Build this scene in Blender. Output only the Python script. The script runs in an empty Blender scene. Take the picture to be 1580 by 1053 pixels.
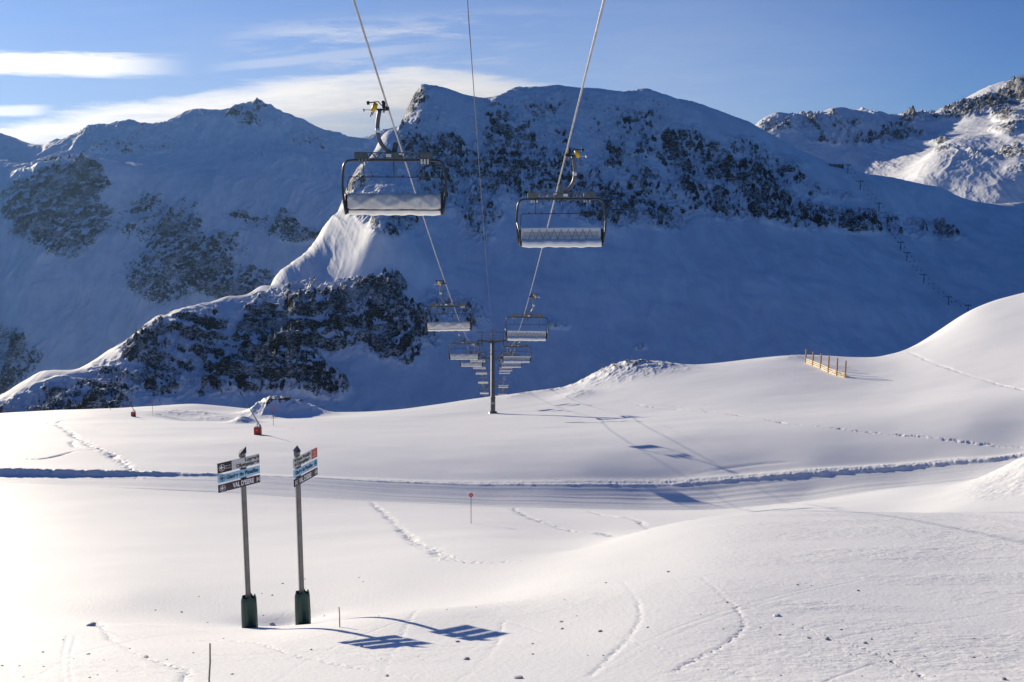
import bpy, math, random
import numpy as np
from mathutils import Vector, Matrix

S = bpy.context.scene
COL = S.collection
rng = random.Random(7)

# ------------------------------------------------------------------ camera
F = 1536.0; CX = 790.0; CY = 526.5; HOR = 290.0
TP = (CY - HOR) / F
P = math.atan(TP); CP = math.cos(P); SP = math.sin(P)

cam_d = bpy.data.cameras.new("camera")
cam = bpy.data.objects.new("camera", cam_d); COL.objects.link(cam)
cam.location = (0, 0, 0)
cam.rotation_euler = (math.pi / 2 - P, 0, 0)
cam_d.sensor_fit = 'HORIZONTAL'; cam_d.sensor_width = 36.0
cam_d.lens = 36.0 * F / 1580.0
cam_d.clip_start = 0.5; cam_d.clip_end = 60000
S.camera = cam

def gv(v):
    """photo row -> height per metre of depth"""
    b = (CY - np.asarray(v, float)) / F
    return (-SP + b * CP) / (CP + b * SP)

def at(u, v, Y):
    b = (CY - v) / F
    t = Y / (CP + b * SP)
    return Vector(((u - CX) / F * t, Y, (-SP + b * CP) * t))

def uv_of(p):
    fw = p[1] * CP - p[2] * SP
    up = p[1] * SP + p[2] * CP
    return CX + F * p[0] / fw, CY - F * up / fw

# sun: every shadow line of the place meets at one point, left of the view
sd = at(-395, -160, 1.0).normalized()
SUN_EL = math.asin(sd.z)
SUN_AZ = math.atan2(sd.x, sd.y)          # from +Y, clockwise positive

# ------------------------------------------------------------------ noise
_T = np.random.RandomState(11).rand(256, 256).astype(np.float32)
def vnoise(x, y):
    xi = np.floor(x).astype(np.int64); yi = np.floor(y).astype(np.int64)
    fx = (x - xi).astype(np.float32); fy = (y - yi).astype(np.float32)
    fx = fx*fx*fx*(fx*(fx*6-15)+10); fy = fy*fy*fy*(fy*(fy*6-15)+10)
    x0 = xi & 255; x1 = (xi+1) & 255; y0 = yi & 255; y1 = (yi+1) & 255
    a = _T[x0, y0]; b = _T[x1, y0]; c = _T[x0, y1]; d = _T[x1, y1]
    return (a + (b-a)*fx) + ((c-a) + (a-b-c+d)*fx)*fy      # 0..1
def fbm(x, y, oct=5, gain=0.5, lac=2.03, ridge=False):
    s = 0; a = 1.0; tot = 0
    for i in range(oct):
        n = vnoise(x + 17.3*i, y + 9.1*i)
        if ridge: n = 1 - np.abs(2*n-1); n = n*n
        s = s + a*n; tot += a; a *= gain
        x, y = (x*0.8 - y*0.6)*lac, (x*0.6 + y*0.8)*lac
    return s/tot
def sstep(a, b, x):
    t = np.clip((x-a)/(b-a), 0, 1); return t*t*(3-2*t)

# ------------------------------------------------------------------ thin plate surface through surveyed points
class TPS:
    def __init__(s, pts, su, sl, lam=1e-3):
        p = np.array(pts, float)
        s.su, s.sl = su, sl
        s.X = np.stack([p[:,0]/su, np.log(p[:,2])/sl], 1)
        g = gv(p[:,1]); n = len(p)
        K = s.k(s.X, s.X) + lam*np.eye(n)
        Pm = np.c_[np.ones(n), s.X]
        A = np.block([[K, Pm], [Pm.T, np.zeros((3,3))]])
        s.w = np.linalg.solve(A, np.r_[g, 0, 0, 0])
    def k(s, A, B):
        d = (A[:,None,0]-B[None,:,0])**2 + (A[:,None,1]-B[None,:,1])**2
        return 0.5*d*np.log(d + 1e-12)
    def __call__(s, u, Y):
        sh = np.broadcast(u, Y).shape
        Q = np.stack([np.broadcast_to(u, sh).ravel()/s.su, np.log(np.broadcast_to(Y, sh).ravel())/s.sl], 1)
        out = np.empty(len(Q)); n = len(s.X); XB = s.X.astype(np.float32)
        for i in range(0, len(Q), 20000):
            q = Q[i:i+20000].astype(np.float32)
            d = (q[:,None,0]-XB[None,:,0])**2 + (q[:,None,1]-XB[None,:,1])**2 + np.float32(1e-12)
            out[i:i+20000] = (0.5*d*np.log(d)) @ s.w[:n].astype(np.float32) + s.w[n] + q @ s.w[n+1:].astype(np.float32)
        return out.reshape(sh)

def g_to_xyz(u, Y, g):
    b = (g*CP + SP) / (CP - g*SP)
    t = Y / (CP + b*SP)
    return (u - CX)/F*t, Y*np.ones_like(t), g*Y, CY - b*F     # x, y, z, v

def grid_mesh(name, X, Y, Z, attrs, mat):
    nv, nu = X.shape
    me = bpy.data.meshes.new(name)
    co = np.stack([X, Y, Z], -1).reshape(-1, 3).astype(np.float32)
    idx = np.arange(nv*nu, dtype=np.int32).reshape(nv, nu)
    q = np.stack([idx[:-1,:-1], idx[:-1,1:], idx[1:,1:], idx[1:,:-1]], -1).reshape(-1)
    nf = len(q)//4
    me.vertices.add(nv*nu); me.vertices.foreach_set("co", co.ravel())
    me.loops.add(nf*4); me.loops.foreach_set("vertex_index", q)
    me.polygons.add(nf)
    me.polygons.foreach_set("loop_start", np.arange(0, nf*4, 4, dtype=np.int32))
    me.polygons.foreach_set("loop_total", np.full(nf, 4, dtype=np.int32))
    me.update(calc_edges=True)
    me.polygons.foreach_set("use_smooth", np.ones(nf, dtype=bool))
    for k, a in attrs.items():
        at_ = me.attributes.new(k, 'FLOAT', 'POINT')
        at_.data.foreach_set("value", a.ravel().astype(np.float32))
    me.materials.append(mat)
    o = bpy.data.objects.new(name, me); COL.objects.link(o)
    o["kind"] = "structure"
    return o

# ------------------------------------------------------------------ node helpers
def newmat(name):
    m = bpy.data.materials.new(name); m.use_nodes = True
    nt = m.node_tree; b = nt.nodes["Principled BSDF"]
    return m, nt, b
class N:
    """tiny node-expression helper"""
    def __init__(s, nt): s.nt = nt
    def add(s, t, **kw):
        n = s.nt.nodes.new(t)
        for k, v in kw.items(): setattr(n, k, v)
        return n
    def put(s, sock, v):
        if isinstance(v, bpy.types.NodeSocket): s.nt.links.new(v, sock)
        else: sock.default_value = v
    def m(s, op, a, b=0.0, c=0.0, clamp=False):
        n = s.add("ShaderNodeMath", operation=op); n.use_clamp = clamp
        s.put(n.inputs[0], a); s.put(n.inputs[1], b)
        if len(n.inputs) > 2: s.put(n.inputs[2], c)
        return n.outputs[0]
    def ss(s, a, b, x):
        n = s.add("ShaderNodeMapRange", interpolation_type='SMOOTHSTEP')
        s.put(n.inputs[0], x); s.put(n.inputs[1], a); s.put(n.inputs[2], b)
        return n.outputs[0]
    def noise(s, vec, scale, detail=4, rough=0.5, dist=0.0):
        n = s.add("ShaderNodeTexNoise"); s.put(n.inputs["Vector"], vec)
        n.inputs["Scale"].default_value = scale; n.inputs["Detail"].default_value = detail
        n.inputs["Roughness"].default_value = rough; n.inputs["Distortion"].default_value = dist
        return n.outputs["Fac"]
    def mix(s, f, a, b):
        n = s.add("ShaderNodeMix", data_type='RGBA'); s.put(n.inputs[0], f)
        s.put(n.inputs[6], a); s.put(n.inputs[7], b); return n.outputs[2]
    def xyz(s, x, y, z):
        n = s.add("ShaderNodeCombineXYZ")
        s.put(n.inputs[0], x); s.put(n.inputs[1], y); s.put(n.inputs[2], z); return n.outputs[0]
    def scalev(s, vec, sc):
        n = s.add("ShaderNodeVectorMath", operation='MULTIPLY'); s.put(n.inputs[0], vec); n.inputs[1].default_value = sc
        return n.outputs[0]
    def bump(s, h, dist, strength=1.0):
        n = s.add("ShaderNodeBump"); n.inputs["Strength"].default_value = strength
        n.inputs["Distance"].default_value = dist; s.put(n.inputs["Height"], h); return n.outputs[0]
# ------------------------------------------------------------------ snow and rock materials
def snow_material():
    m, nt, b = newmat("snow"); n = N(nt)
    geo = n.add("ShaderNodeNewGeometry").outputs["Position"]
    fine = n.noise(geo, 9.0, 5, 0.65)
    grain = n.noise(geo, 60.0, 3, 0.6)
    att = n.add("ShaderNodeAttribute"); att.attribute_name = "rough"
    rip = n.noise(n.scalev(geo, (1.6, 3.2, 2.0)), 3.0, 5, 0.7, 0.4)
    h = n.m('ADD', n.m('MULTIPLY', fine, 0.10), n.m('MULTIPLY', grain, 0.012))
    h = n.m('ADD', h, n.m('MULTIPLY', n.m('MULTIPLY', rip, att.outputs["Fac"]), 0.24))
    n.put(b.inputs["Normal"], n.bump(h, 0.16, 1.0))
    col = n.noise(geo, 0.35, 4, 0.6)
    rk = n.add("ShaderNodeAttribute"); rk.attribute_name = "rock"
    rn = n.noise(geo, 1.1, 6, 0.7)
    rf = n.ss(0.40, 0.47, n.m('MULTIPLY', rk.outputs["Fac"], rn))
    base = n.mix(col, (0.84, 0.86, 0.90, 1), (0.90, 0.905, 0.92, 1))
    rc = n.mix(n.noise(geo, 3.0, 5, 0.7), (0.06, 0.055, 0.05, 1), (0.20, 0.17, 0.14, 1))
    n.put(b.inputs["Base Color"], n.mix(rf, base, rc))
    b.inputs["Roughness"].default_value = 0.62
    b.inputs["Specular IOR Level"].default_value = 0.25
    return m

def mountain_material(name, sc, dark, light, warm):
    m, nt, b = newmat(name); n = N(nt)
    gn = n.add("ShaderNodeNewGeometry"); pos = gn.outputs["Position"]
    sep = n.add("ShaderNodeSeparateXYZ"); n.put(sep.inputs[0], gn.outputs["Normal"])
    att = n.add("ShaderNodeAttribute"); att.attribute_name = "rock"
    n1 = n.noise(n.scalev(pos, (1.3, 0.8, 1.0)), sc*1.6, 9, 0.78, 0.7)
    n2 = n.noise(n.scalev(pos, (0.5, 0.6, 2.0)), sc*3.4, 7, 0.75, 0.5)
    n3 = n.noise(pos, sc*0.25, 4, 0.6)
    steep = n.m('MAXIMUM', n.m('MINIMUM', n.m('SUBTRACT', 0.80, sep.outputs[2]), 0.30), -0.2)
    f = n.m('ADD', n.m('MULTIPLY', att.outputs["Fac"], 1.0), n.m('MULTIPLY', n.m('SUBTRACT', n1, 0.5), 1.9))
    f = n.m('ADD', f, n.m('MULTIPLY', n.m('SUBTRACT', n2, 0.5), 1.0))
    f = n.m('ADD', f, n.m('MULTIPLY', n.m('SUBTRACT', n3, 0.5), 0.9))
    f = n.m('ADD', f, n.m('MULTIPLY', steep, 0.5))
    n4 = n.noise(n.scalev(pos, (1.2, 0.9, 1.2)), sc*9.0, 4, 0.75, 0.4)
    f = n.m('ADD', f, n.m('MULTIPLY', n.m('SUBTRACT', n4, 0.5), 1.7))
    fac = n.ss(0.47, 0.60, f)
    n5 = n.noise(n.scalev(pos, (0.7, 0.8, 1.9)), sc*4.6, 8, 0.80, 0.8)      # snow caught on the small ledges
    n6 = n.noise(pos, sc*0.5, 3, 0.6)
    fac = n.m('MULTIPLY', fac, n.m('SUBTRACT', 1.0, n.m('MULTIPLY', n.ss(0.50, 0.57, n.m('ADD', n5, n.m('MULTIPLY', n.m('SUBTRACT', n6, 0.5), 0.5))), 0.72)))
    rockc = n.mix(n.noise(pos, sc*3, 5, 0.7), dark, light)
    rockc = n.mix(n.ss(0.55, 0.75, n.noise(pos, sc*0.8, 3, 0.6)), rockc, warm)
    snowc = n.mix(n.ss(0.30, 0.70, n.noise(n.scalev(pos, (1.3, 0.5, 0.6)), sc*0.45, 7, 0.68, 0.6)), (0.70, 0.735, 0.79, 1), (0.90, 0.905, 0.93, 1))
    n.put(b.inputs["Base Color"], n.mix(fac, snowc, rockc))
    b.inputs["Roughness"].default_value = 0.75
    b.inputs["Specular IOR Level"].default_value = 0.15
    h = n.m('ADD', n1, n.m('MULTIPLY', n2, 0.35))
    h = n.m('MULTIPLY', h, n.m('ADD', n.m('MULTIPLY', att.outputs["Fac"], 0.9), 0.10))
    n.put(b.inputs["Normal"], n.bump(h, 0.35/sc, 0.8))
    return m

M_SNOW = snow_material()

# ------------------------------------------------------------------ near slopes
ST = [18, 22, 26, 30, 35, 42, 50, 60, 72, 84, 100, 125, 160, 200, 235, 262, 330]
NT = {
 -400:[1005, 980, 962, 962, 922, 880, 845, 812, 776, 742, 714, 683, 660, 645, 640, 647, 700],
    0:[1005, 980, 962, 962, 922, 880, 845, 812, 776, 742, 714, 683, 658, 643, 638, 645, 700],
  200:[1005, 982, 963, 962, 920, 880, 845, 812, 778, 746, 716, 685, 656, 637, 630, 640, 700],
  400:[1010, 988, 968, 968, 925, 882, 848, 814, 782, 752, 722, 688, 659, None, None, 640, 700],
  600:[1005, 980, 955, 945, 905, 866, 835, 808, 784, 760, 728, 692, 660, 641, 634, 642, 700],
  760:[1000, 968, 940, 918, 885, 852, 826, 806, 787, 768, 730, 690, 660, 638, 613, 620, 690],
  900:[ 985, 938, 905, 880, 858, 846, 832, 812, 790, 768, 728, 688, 655, 624, 600, 603, 690],
 1000:[ 970, 918, 885, 858, 832, None, None, 808, 790, 767, 727, 684, 648, 610, 575, 581, 690],
 1100:[ 962, 905, 868, 838, 812, None, None, 806, 788, 766, 724, 680, 640, 596, 563, 570, 680],
 1250:[ 960, 900, 858, 828, 803, None, None, 794, 776, 757, 716, 673, 630, 582, 549, 557, 670],
 1400:[ 960, 900, 855, 825, 803, None, None, None, None, 743, 712, 664, 617, 570, 541, 548, 660],
 1500:[ 960, 900, 855, 825, 803, None, None, None, None, 731, 700, 650, 598, 538, 480, 487, 640],
 1580:[ 960, 898, 852, 822, 800, None, None, None, None, 714, 692, 645, 585, 515, 457, 465, 620],
 1750:[ 955, 890, 845, 815, 790, None, None, None, None, 665, 655, 612, 545, 470, 405, 412, 600],
 2050:[ 950, 885, 840, 810, 780, None, None, None, None, 640, 630, 590, 520, 440, 370, 380, 580],
}
near_pts = []
for u, row in NT.items():
    for Y, v in zip(ST, row):
        if v is not None: near_pts.append((u, v, Y))
near_pts += [(400, 647, 190), (400, 650, 208), (400, 632, 240), (300, 650, 190), (300, 652, 207), (300, 625, 238),
             (480, 644, 190), (480, 646, 208), (480, 635, 240),
             (1000, 817, 40), (1000, 821, 46), (1000, 821, 52),
             (1100, 798, 41), (1100, 805, 48), (1100, 811, 54),
             (1250, 789, 43), (1250, 797, 50), (1250, 800, 56),
             (1400, 791, 44), (1400, 796, 50), (1400, 792, 56), (1400, 774, 63), (1400, 757, 70), (1400, 752, 77),
             (1500, 790, 44), (1500, 792, 50), (1500, 772, 56), (1500, 752, 62), (1500, 744, 68), (1500, 744, 76),
             (1580, 787, 44), (1580, 785, 50), (1580, 760, 56), (1580, 732, 62), (1580, 706, 68), (1580, 715, 75),
             (1750, 775, 44), (1750, 765, 50), (1750, 730, 56), (1750, 685, 62), (1750, 650, 68), (1750, 660, 75),
             (2050, 765, 44), (2050, 750, 50), (2050, 710, 56), (2050, 660, 62), (2050, 620, 68), (2050, 632, 75)]
for u in (-400, 100, 500, 800, 1100, 1400, 1750, 2050):
    near_pts += [(u, 1760, 3), (u, 1345, 6), (u, 1135, 10), (u, 1056, 13.5), (u, 760, 500), (u, 880, 900)]
def warpY(u, Y):
    w = np.interp(Y, [42, 50, 60, 72, 84, 100, 125], [0, .12, .20, .25, .25, .13, 0])
    return Y*(1 + w*np.interp(u, [0, 400, 760, 1000], [.2, .36, .72, 1.0]))
near_pts = [(u, v, float(warpY(u, Y))) for u, v, Y in near_pts]
near_tps = TPS(near_pts, 200.0, 0.2, 2e-3)

YS = np.exp(np.linspace(math.log(3), math.log(900), 900))
def ground_hit(u, v, lo=5, hi=330):
    """depth at which the snow shows at photo point (u, v)"""
    Y = np.exp(np.linspace(math.log(lo), math.log(hi), 500))
    x, y, z, vv = g_to_xyz(u, Y, near_tps(u, Y))
    k = np.where(vv <= v)[0]
    i = k[0] if len(k) else int(np.argmin(vv))
    if i > 0 and vv[i-1] > v: 
        t = (vv[i-1]-v)/(vv[i-1]-vv[i]+1e-9); Yh = Y[i-1] + t*(Y[i]-Y[i-1])
    else: Yh = Y[i]
    return at(u, v, Yh)
def path(pts, lo=5, hi=330):
    return np.array([ground_hit(u, v, lo, hi)[:2] for u, v in pts])
def densify(p, step):
    # Catmull-Rom through the points
    q = np.vstack([2*p[0]-p[1], p, 2*p[-1]-p[-2]]); out = []
    for i in range(1, len(q)-2):
        n = max(2, int(np.hypot(*(q[i+1]-q[i]))/step))
        t = np.linspace(0, 1, n, endpoint=False)[:,None]
        out.append(0.5*((2*q[i]) + (q[i+1]-q[i-1])*t + (2*q[i-1]-5*q[i]+4*q[i+1]-q[i+2])*t**2 + (3*q[i]-q[i-1]-3*q[i+1]+q[i+2])*t**3))
    out.append(q[-2][None]); return np.vstack(out)
def line_dist(x, y, pl):
    """signed distance and arc length to a polyline, for a masked point set"""
    best = np.full(x.shape, 1e9); sd_ = np.zeros_like(best); sl = np.zeros_like(best); acc = 0
    for a, b in zip(pl[:-1], pl[1:]):
        dx, dy = b-a; L = math.hypot(dx, dy) + 1e-9
        t = np.clip(((x-a[0])*dx + (y-a[1])*dy)/L**2, 0, 1)
        ex = x-(a[0]+t*dx); ey = y-(a[1]+t*dy); d = np.hypot(ex, ey)
        m = d < best
        sgn = np.where((dx*ey - dy*ex) >= 0, 1.0, -1.0)
        best = np.where(m, d, best); sd_ = np.where(m, d*sgn, sd_); sl = np.where(m, acc+t*L, sl); acc += L
    return sd_, sl

def build_near():
    u = np.concatenate([np.linspace(-420, -40, 60, endpoint=False), np.linspace(-40, 1620, 1240), np.linspace(1620, 2060, 61)[1:]])
    Y = np.concatenate([np.exp(np.linspace(math.log(3), math.log(11), 90, endpoint=False)),
                        np.exp(np.linspace(math.log(11), math.log(275), 1380, endpoint=False)),
                        np.exp(np.linspace(math.log(275), math.log(900), 60))])
    U, YY = np.meshgrid(u, Y)
    # the surface is smooth: evaluate on every second node and refine
    g = near_tps(U[::2, ::2], YY[::2, ::2])
    def up(a, src, dst, ax):
        i = np.clip(np.searchsorted(src, dst) - 1, 1, len(src)-3)
        x0, x1, x2, x3 = src[i-1], src[i], src[i+1], src[i+2]; x = dst
        w0 = (x-x1)*(x-x2)*(x-x3)/((x0-x1)*(x0-x2)*(x0-x3)); w1 = (x-x0)*(x-x2)*(x-x3)/((x1-x0)*(x1-x2)*(x1-x3))
        w2 = (x-x0)*(x-x1)*(x-x3)/((x2-x0)*(x2-x1)*(x2-x3)); w3 = (x-x0)*(x-x1)*(x-x2)/((x3-x0)*(x3-x1)*(x3-x2))
        sh = (-1, 1) if ax == 0 else (1, -1)
        T = lambda k: np.take(a, k, axis=ax)
        return T(i-1)*w0.reshape(sh)+T(i)*w1.reshape(sh)+T(i+1)*w2.reshape(sh)+T(i+2)*w3.reshape(sh)
    g = up(g, np.log(Y[::2]), np.log(Y), 0); g = up(g, u[::2], u, 1)
    X, Yw, Z, V = g_to_xyz(U, YY, g)
    Z = Z.copy()
    # soft drifts
    Z += (fbm(X/26, Yw/20, 3)-0.5)*0.55*sstep(28, 60, Yw)
    Z += (fbm(X/9+3, Yw/6.5, 3)-0.5)*0.10
    # wind-worked crust to the right in front
    rg = sstep(900, 1350, U)*(1-sstep(40, 50, Yw))*sstep(0.35, 0.6, fbm(X/9+5, Yw/2.6, 3))
    rg = np.maximum(rg, 0.55*(1-sstep(24, 34, Yw))*sstep(0.42, 0.7, fbm(X/3.5+9, Yw/2.5, 3)))
    Z += rg*(fbm(X*2.6, Yw*4.2, 4, 0.6)-0.5)*0.038
    rough = rg*0.9 + 0.04
    rock = np.zeros_like(Z)
    # ---- groomed track cut across the slope
    tp = densify(path([(-300, 741), (0, 739), (200, 744), (330, 748), (450, 753), (600, 762), (760, 771), (900, 774), (1000, 775), (1100, 772), (1200, 763), (1300, 752), (1400, 741), (1480, 732), (1530, 726)], 66, 124)
                 , 4.0)
    tp = np.vstack([tp, tp[-1] + (tp[-1]-tp[-5])*4])
    m = (Yw > 70) & (Yw < 130)
    d, s = line_dist(X[m], Yw[m], tp)
    xm = X[m]
    hw = 5.6 - 3.0*np.clip((-xm-22)/26, 0, 1) - 1.2*sstep(20, 45, xm)
    nz = fbm(xm*1.3, Yw[m]*1.3, 4, 0.65); lump = fbm(xm*2.1+7, Yw[m]*2.1, 4, 0.75, ridge=True)
    fine = fbm(xm*4.3+1, Yw[m]*4.3, 3, 0.7)
    edge = np.abs(d)
    inside = 1 - sstep(hw-0.3, hw+0.6, edge)
    zm = Z[m]
    rut = fbm(s/30, d*1.6, 3, 0.6)
    zm += inside*(-0.16 + 0.085*np.clip(d, -6, 6) + 0.09*(rut-0.5) + 0.006*np.sin(d*7.5)*sstep(0.45, 0.6, fbm(s/20+4, d/2, 2)))
    big = 0.20 + 0.42*np.clip((-xm-26)/14, 0, 1) + 0.22*sstep(14, 30, xm)
    prof = np.exp(-(np.maximum(0, d-(hw+0.8))/1.3)**2)*sstep(-0.9, 0.1, d-(hw+0.4)+0.35*(nz-0.5))
    zm += prof*(big*(0.85+0.3*nz) + 0.06*(lump-0.3) + 0.08*(fine-0.5) + 0.10*sstep(10, 24, xm)*sstep(0.5, 0.8, fbm(s/3.1+9, d/2.2, 3))*nz)
    zm += 0.20*lump*sstep(0.35, 0.6, fbm(s/6, s*0+1, 2))*np.exp(-((d+(hw+0.1))/0.45)**2)
    Z[m] = zm
    rr = rough[m]; rough[m] = np.maximum(rr, 0.6*inside*nz)
    # ---- foot and ski tracks
    tracks = [ # points, range, half width, depth, roughness
      ([(572, 772), (590, 790), (612, 812), (632, 830), (650, 844)], (45, 104), 0.36, 0.19, 0.8),
      ([(650, 844), (668, 848), (680, 856), (690, 862)], (40, 95), 0.40, 0.20, 0.9),
      ([(690, 862), (715, 866), (740, 867), (772, 868), (800, 870)], (38, 80), 0.22, 0.14, 1.0),
      ([(790, 783), (812, 796), (840, 808), (880, 820), (930, 826), (975, 826)], (45, 106), 0.40, 0.20, 1.0),
      ([(905, 788), (940, 796), (985, 804), (1040, 814)], (45, 104), 0.30, 0.20, 0.8),
      ([(60, 652), (85, 655), (104, 664), (118, 674), (132, 684), (140, 692), (160, 699), (180, 708), (200, 722), (218, 738)], (86, 225), 0.55, 0.34, 1.1),
      ([(112, 680), (112, 688), (122, 693), (138, 693)], (100, 180), 0.45, 0.28, 0.8),
      ([(0, 703), (30, 707), (60, 708), (90, 704), (120, 698), (148, 696)], (90, 150), 0.30, 0.24, 0.4),
      ([(85, 655), (92, 650), (104, 648)], (120, 225), 0.3, 0.2, 0.4),
      ([(874, 618), (890, 612), (905, 607)], (150, 215), 0.28, 0.2, 0.5),
      ([(970, 622), (1010, 628), (1060, 632), (1110, 637), (1160, 645), (1210, 653), (1260, 658), (1320, 665), (1400, 672), (1480, 680), (1580, 690)], (90, 200), 0.45, 0.24, 1.0),
      ([(1000, 622), (1060, 628), (1120, 634)], (100, 200), 0.3, 0.16, 1.0),
      ([(1400, 545), (1430, 556), (1470, 570), (1520, 586), (1580, 603)], (130, 262), 0.35, 0.22, 0.8),
      ([(1060, 732), (1120, 721), (1180, 714), (1240, 711)], (100, 135), 0.5, 0.10, 0.1),
      ([(150, 958), (163, 975), (175, 990), (200, 1003), (222, 1014), (255, 1024), (290, 1035), (275, 1053)], (10, 30), 0.09, 0.045, 1.0),
      ([(165, 972), (200, 985), (235, 990), (290, 992), (340, 993), (400, 1000), (450, 1012), (520, 1025), (585, 1035), (640, 1045)], (10, 30), 0.10, 0.03, 1.0),
      ([(590, 1053), (600, 1020), (625, 990), (650, 965)], (10, 30), 0.07, 0.025, 0.7),
      ([(700, 1053), (735, 1030), (765, 1000), (775, 975)], (10, 30), 0.08, 0.025, 0.7),
      ([(960, 900), (982, 930), (988, 955), (970, 985), (940, 1015), (905, 1045)], (10, 34), 0.06, 0.03, 0.7),
      ([(1080, 890), (1115, 920), (1140, 942), (1148, 965), (1125, 990), (1080, 1013), (1030, 1040)], (10, 34), 0.06, 0.035, 0.9),
      ([(1215, 960), (1255, 974), (1290, 988), (1320, 996), (1360, 1010), (1400, 1032), (1440, 1050)], (10, 32), 0.055, 0.05, 1.2),
      ([(950, 985), (1000, 998), (1060, 1012), (1120, 1030), (1170, 1050)], (10, 32), 0.07, 0.028, 1.0),
      ([(1290, 1000), (1330, 1015), (1380, 1036), (1395, 1053)], (10, 32), 0.05, 0.03, 1.0),
      ([(1150, 950), (1185, 965), (1205, 985)], (10, 34), 0.05, 0.02, 0.5),
      ([(880, 1053), (1010, 985), (1180, 925), (1330, 890)], (10, 40), 0.045, 0.008, 0.0),
      ([(905, 1053), (1028, 987), (1190, 928), (1338, 893)], (10, 40), 0.045, 0.008, 0.0),
      ([(1580, 985), (1450, 1000), (1330, 1030), (1270, 1053)], (10, 32), 0.04, 0.016, 0.2),
      ([(40, 1053), (120, 1010), (230, 985), (330, 975)], (10, 30), 0.045, 0.014, 0.3),
      ([(420, 1053), (500, 1010), (620, 985), (760, 975), (850, 985)], (10, 34), 0.045, 0.014, 0.5),
      ([(100, 1053), (96, 1020), (104, 980)], (10, 30), 0.04, 0.014, 0.2),
      ([(112, 1053), (108, 1020), (117, 980)], (10, 30), 0.04, 0.014, 0.2),
      ([(1100, 1053), (1200, 1010), (1290, 985), (1400, 965), (1580, 940)], (10, 34), 0.05, 0.010, 0.6),
      ([(475, 905), (460, 930), (430, 950)], (10, 40), 0.05, 0.012, 0.5),
    ]
    for pts, (lo, hi), w, dep, rgh in tracks:
        if hi <= 40: w *= 1.0; dep *= 0.62
        else: w *= 0.85; dep *= 0.75
        pl = densify(path(pts, lo, hi), max(0.5, w*2))
        m = (X > pl[:,0].min()-3*w) & (X < pl[:,0].max()+3*w) & (Yw > pl[:,1].min()-3*w) & (Yw < pl[:,1].max()+3*w)
        if not m.any(): continue
        x, y = X[m], Yw[m]; far = pl[:,1].mean() > 35
        d, s = line_dist(x, y, pl)
        k = 1.0/(w*1.5)
        nn = fbm(x*k*2.2+31, y*k*1.3, 4, 0.7)
        d2 = d + (fbm(s*k*0.9, s*0+3.3, 2)-0.5)*w*1.2*rgh
        step = (1-0.75*min(rgh, 1)) + 0.75*min(rgh, 1)*sstep(0.42, 0.62, vnoise(s*k*1.1+5, np.sign(d2)*3.1+11))
        pit = np.exp(-(d2/w)**2)*(0.35+0.65*sstep(0.3, 0.6, vnoise(s*0.35+2, s*0+7.7)))*(sstep(0, 4*w, s)*(1-sstep(s.max()-4*w, s.max(), s)))
        Z[m] += -dep*pit*step + dep*0.75*rgh*(nn-0.45)*np.exp(-(d2/(w*1.7))**2)
    # ---- little knolls with rock showing through
    def knoll(u0, v0, lo, hi, ru, ry, h, rk):
        c = ground_hit(u0, v0, lo, hi)
        e = ((X-c.x)/ru)**2 + ((Yw-c.y)/ry)**2
        n_ = fbm(X/2.6, Yw/2.6, 5, 0.6, ridge=True)
        k_ = np.exp(-e)
        Z[:] += h*k_*(0.8+0.35*n_)
        rock[:] = np.maximum(rock, rk*sstep(0.25, 0.75, k_)*1.05*sstep(0.25, .6, n_)*1.1)
    knoll(436, 640, 200, 250, 7.0, 6.0, 3.6, 0.95)
    knoll(408, 640, 200, 250, 3.5, 3.0, 1.4, 0.9)
    knoll(470, 640, 200, 250, 6.0, 5.0, 1.0, 0.5)
    knoll(375, 652, 150, 200, 2.2, 2.6, 1.3, 0.2)
    knoll(290, 640, 195, 250, 9.0, 5.0, 0.9, 0.85)
    knoll(255, 645, 195, 250, 5.0, 4.0, 0.7, 0.85)
    knoll(330, 648, 185, 250, 6.0, 4.0, 0.6, 0.7)
    knoll(890, 610, 200, 262, 4.0, 6.0, 1.0, 0.4)
    knoll(935, 590, 225, 262, 9.0, 11.0, 2.4, 0.75)
    knoll(975, 580, 225, 262, 10.0, 11.0, 1.9, 0.8)
    knoll(1010, 575, 230, 262, 9.0, 9.0, 0.9, 0.7)
    knoll(840, 607, 225, 262, 6.0, 5.0, 0.7, 0.9)
    knoll(800, 612, 225, 262, 4.0, 5.0, 0.5, 0.8)
    knoll(1225, 553, 225, 262, 5.0, 4.0, 0.6, 0.5)
    knoll(1395, 545, 225, 262, 6.0, 5.0, 0.6, 0.2)
    # hollow behind the lip where the sign posts stand
    c = ground_hit(445, 958, 24, 40)
    Z -= 0.30*np.exp(-((X-c.x+0.2)/1.3)**2-((Yw-c.y-0.5)/0.9)**2)
    for (uu, vv_, hh_, r_) in ((700, 966, 0.32, 3.4), (585, 980, 0.20, 3.0)):
        c = ground_hit(uu, vv_, 10, 30)
        Z += hh_*np.exp(-((X-c.x)**2+(Yw-c.y)**2)/r_**2)
    # crusty hill side at the right edge
    mB = sstep(1430, 1560, U)*sstep(62, 68, Yw)*(1-sstep(82, 88, Yw))
    Z += mB*(fbm(X*0.45+3, Yw*0.9-X*0.6, 4, 0.6, ridge=True)-0.3)*0.16
    grid_mesh("snow_slope", X, Yw, Z, {"rough": rough, "rock": rock}, M_SNOW)
    return X, Yw, Z, u

NEAR_G = build_near()
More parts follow.
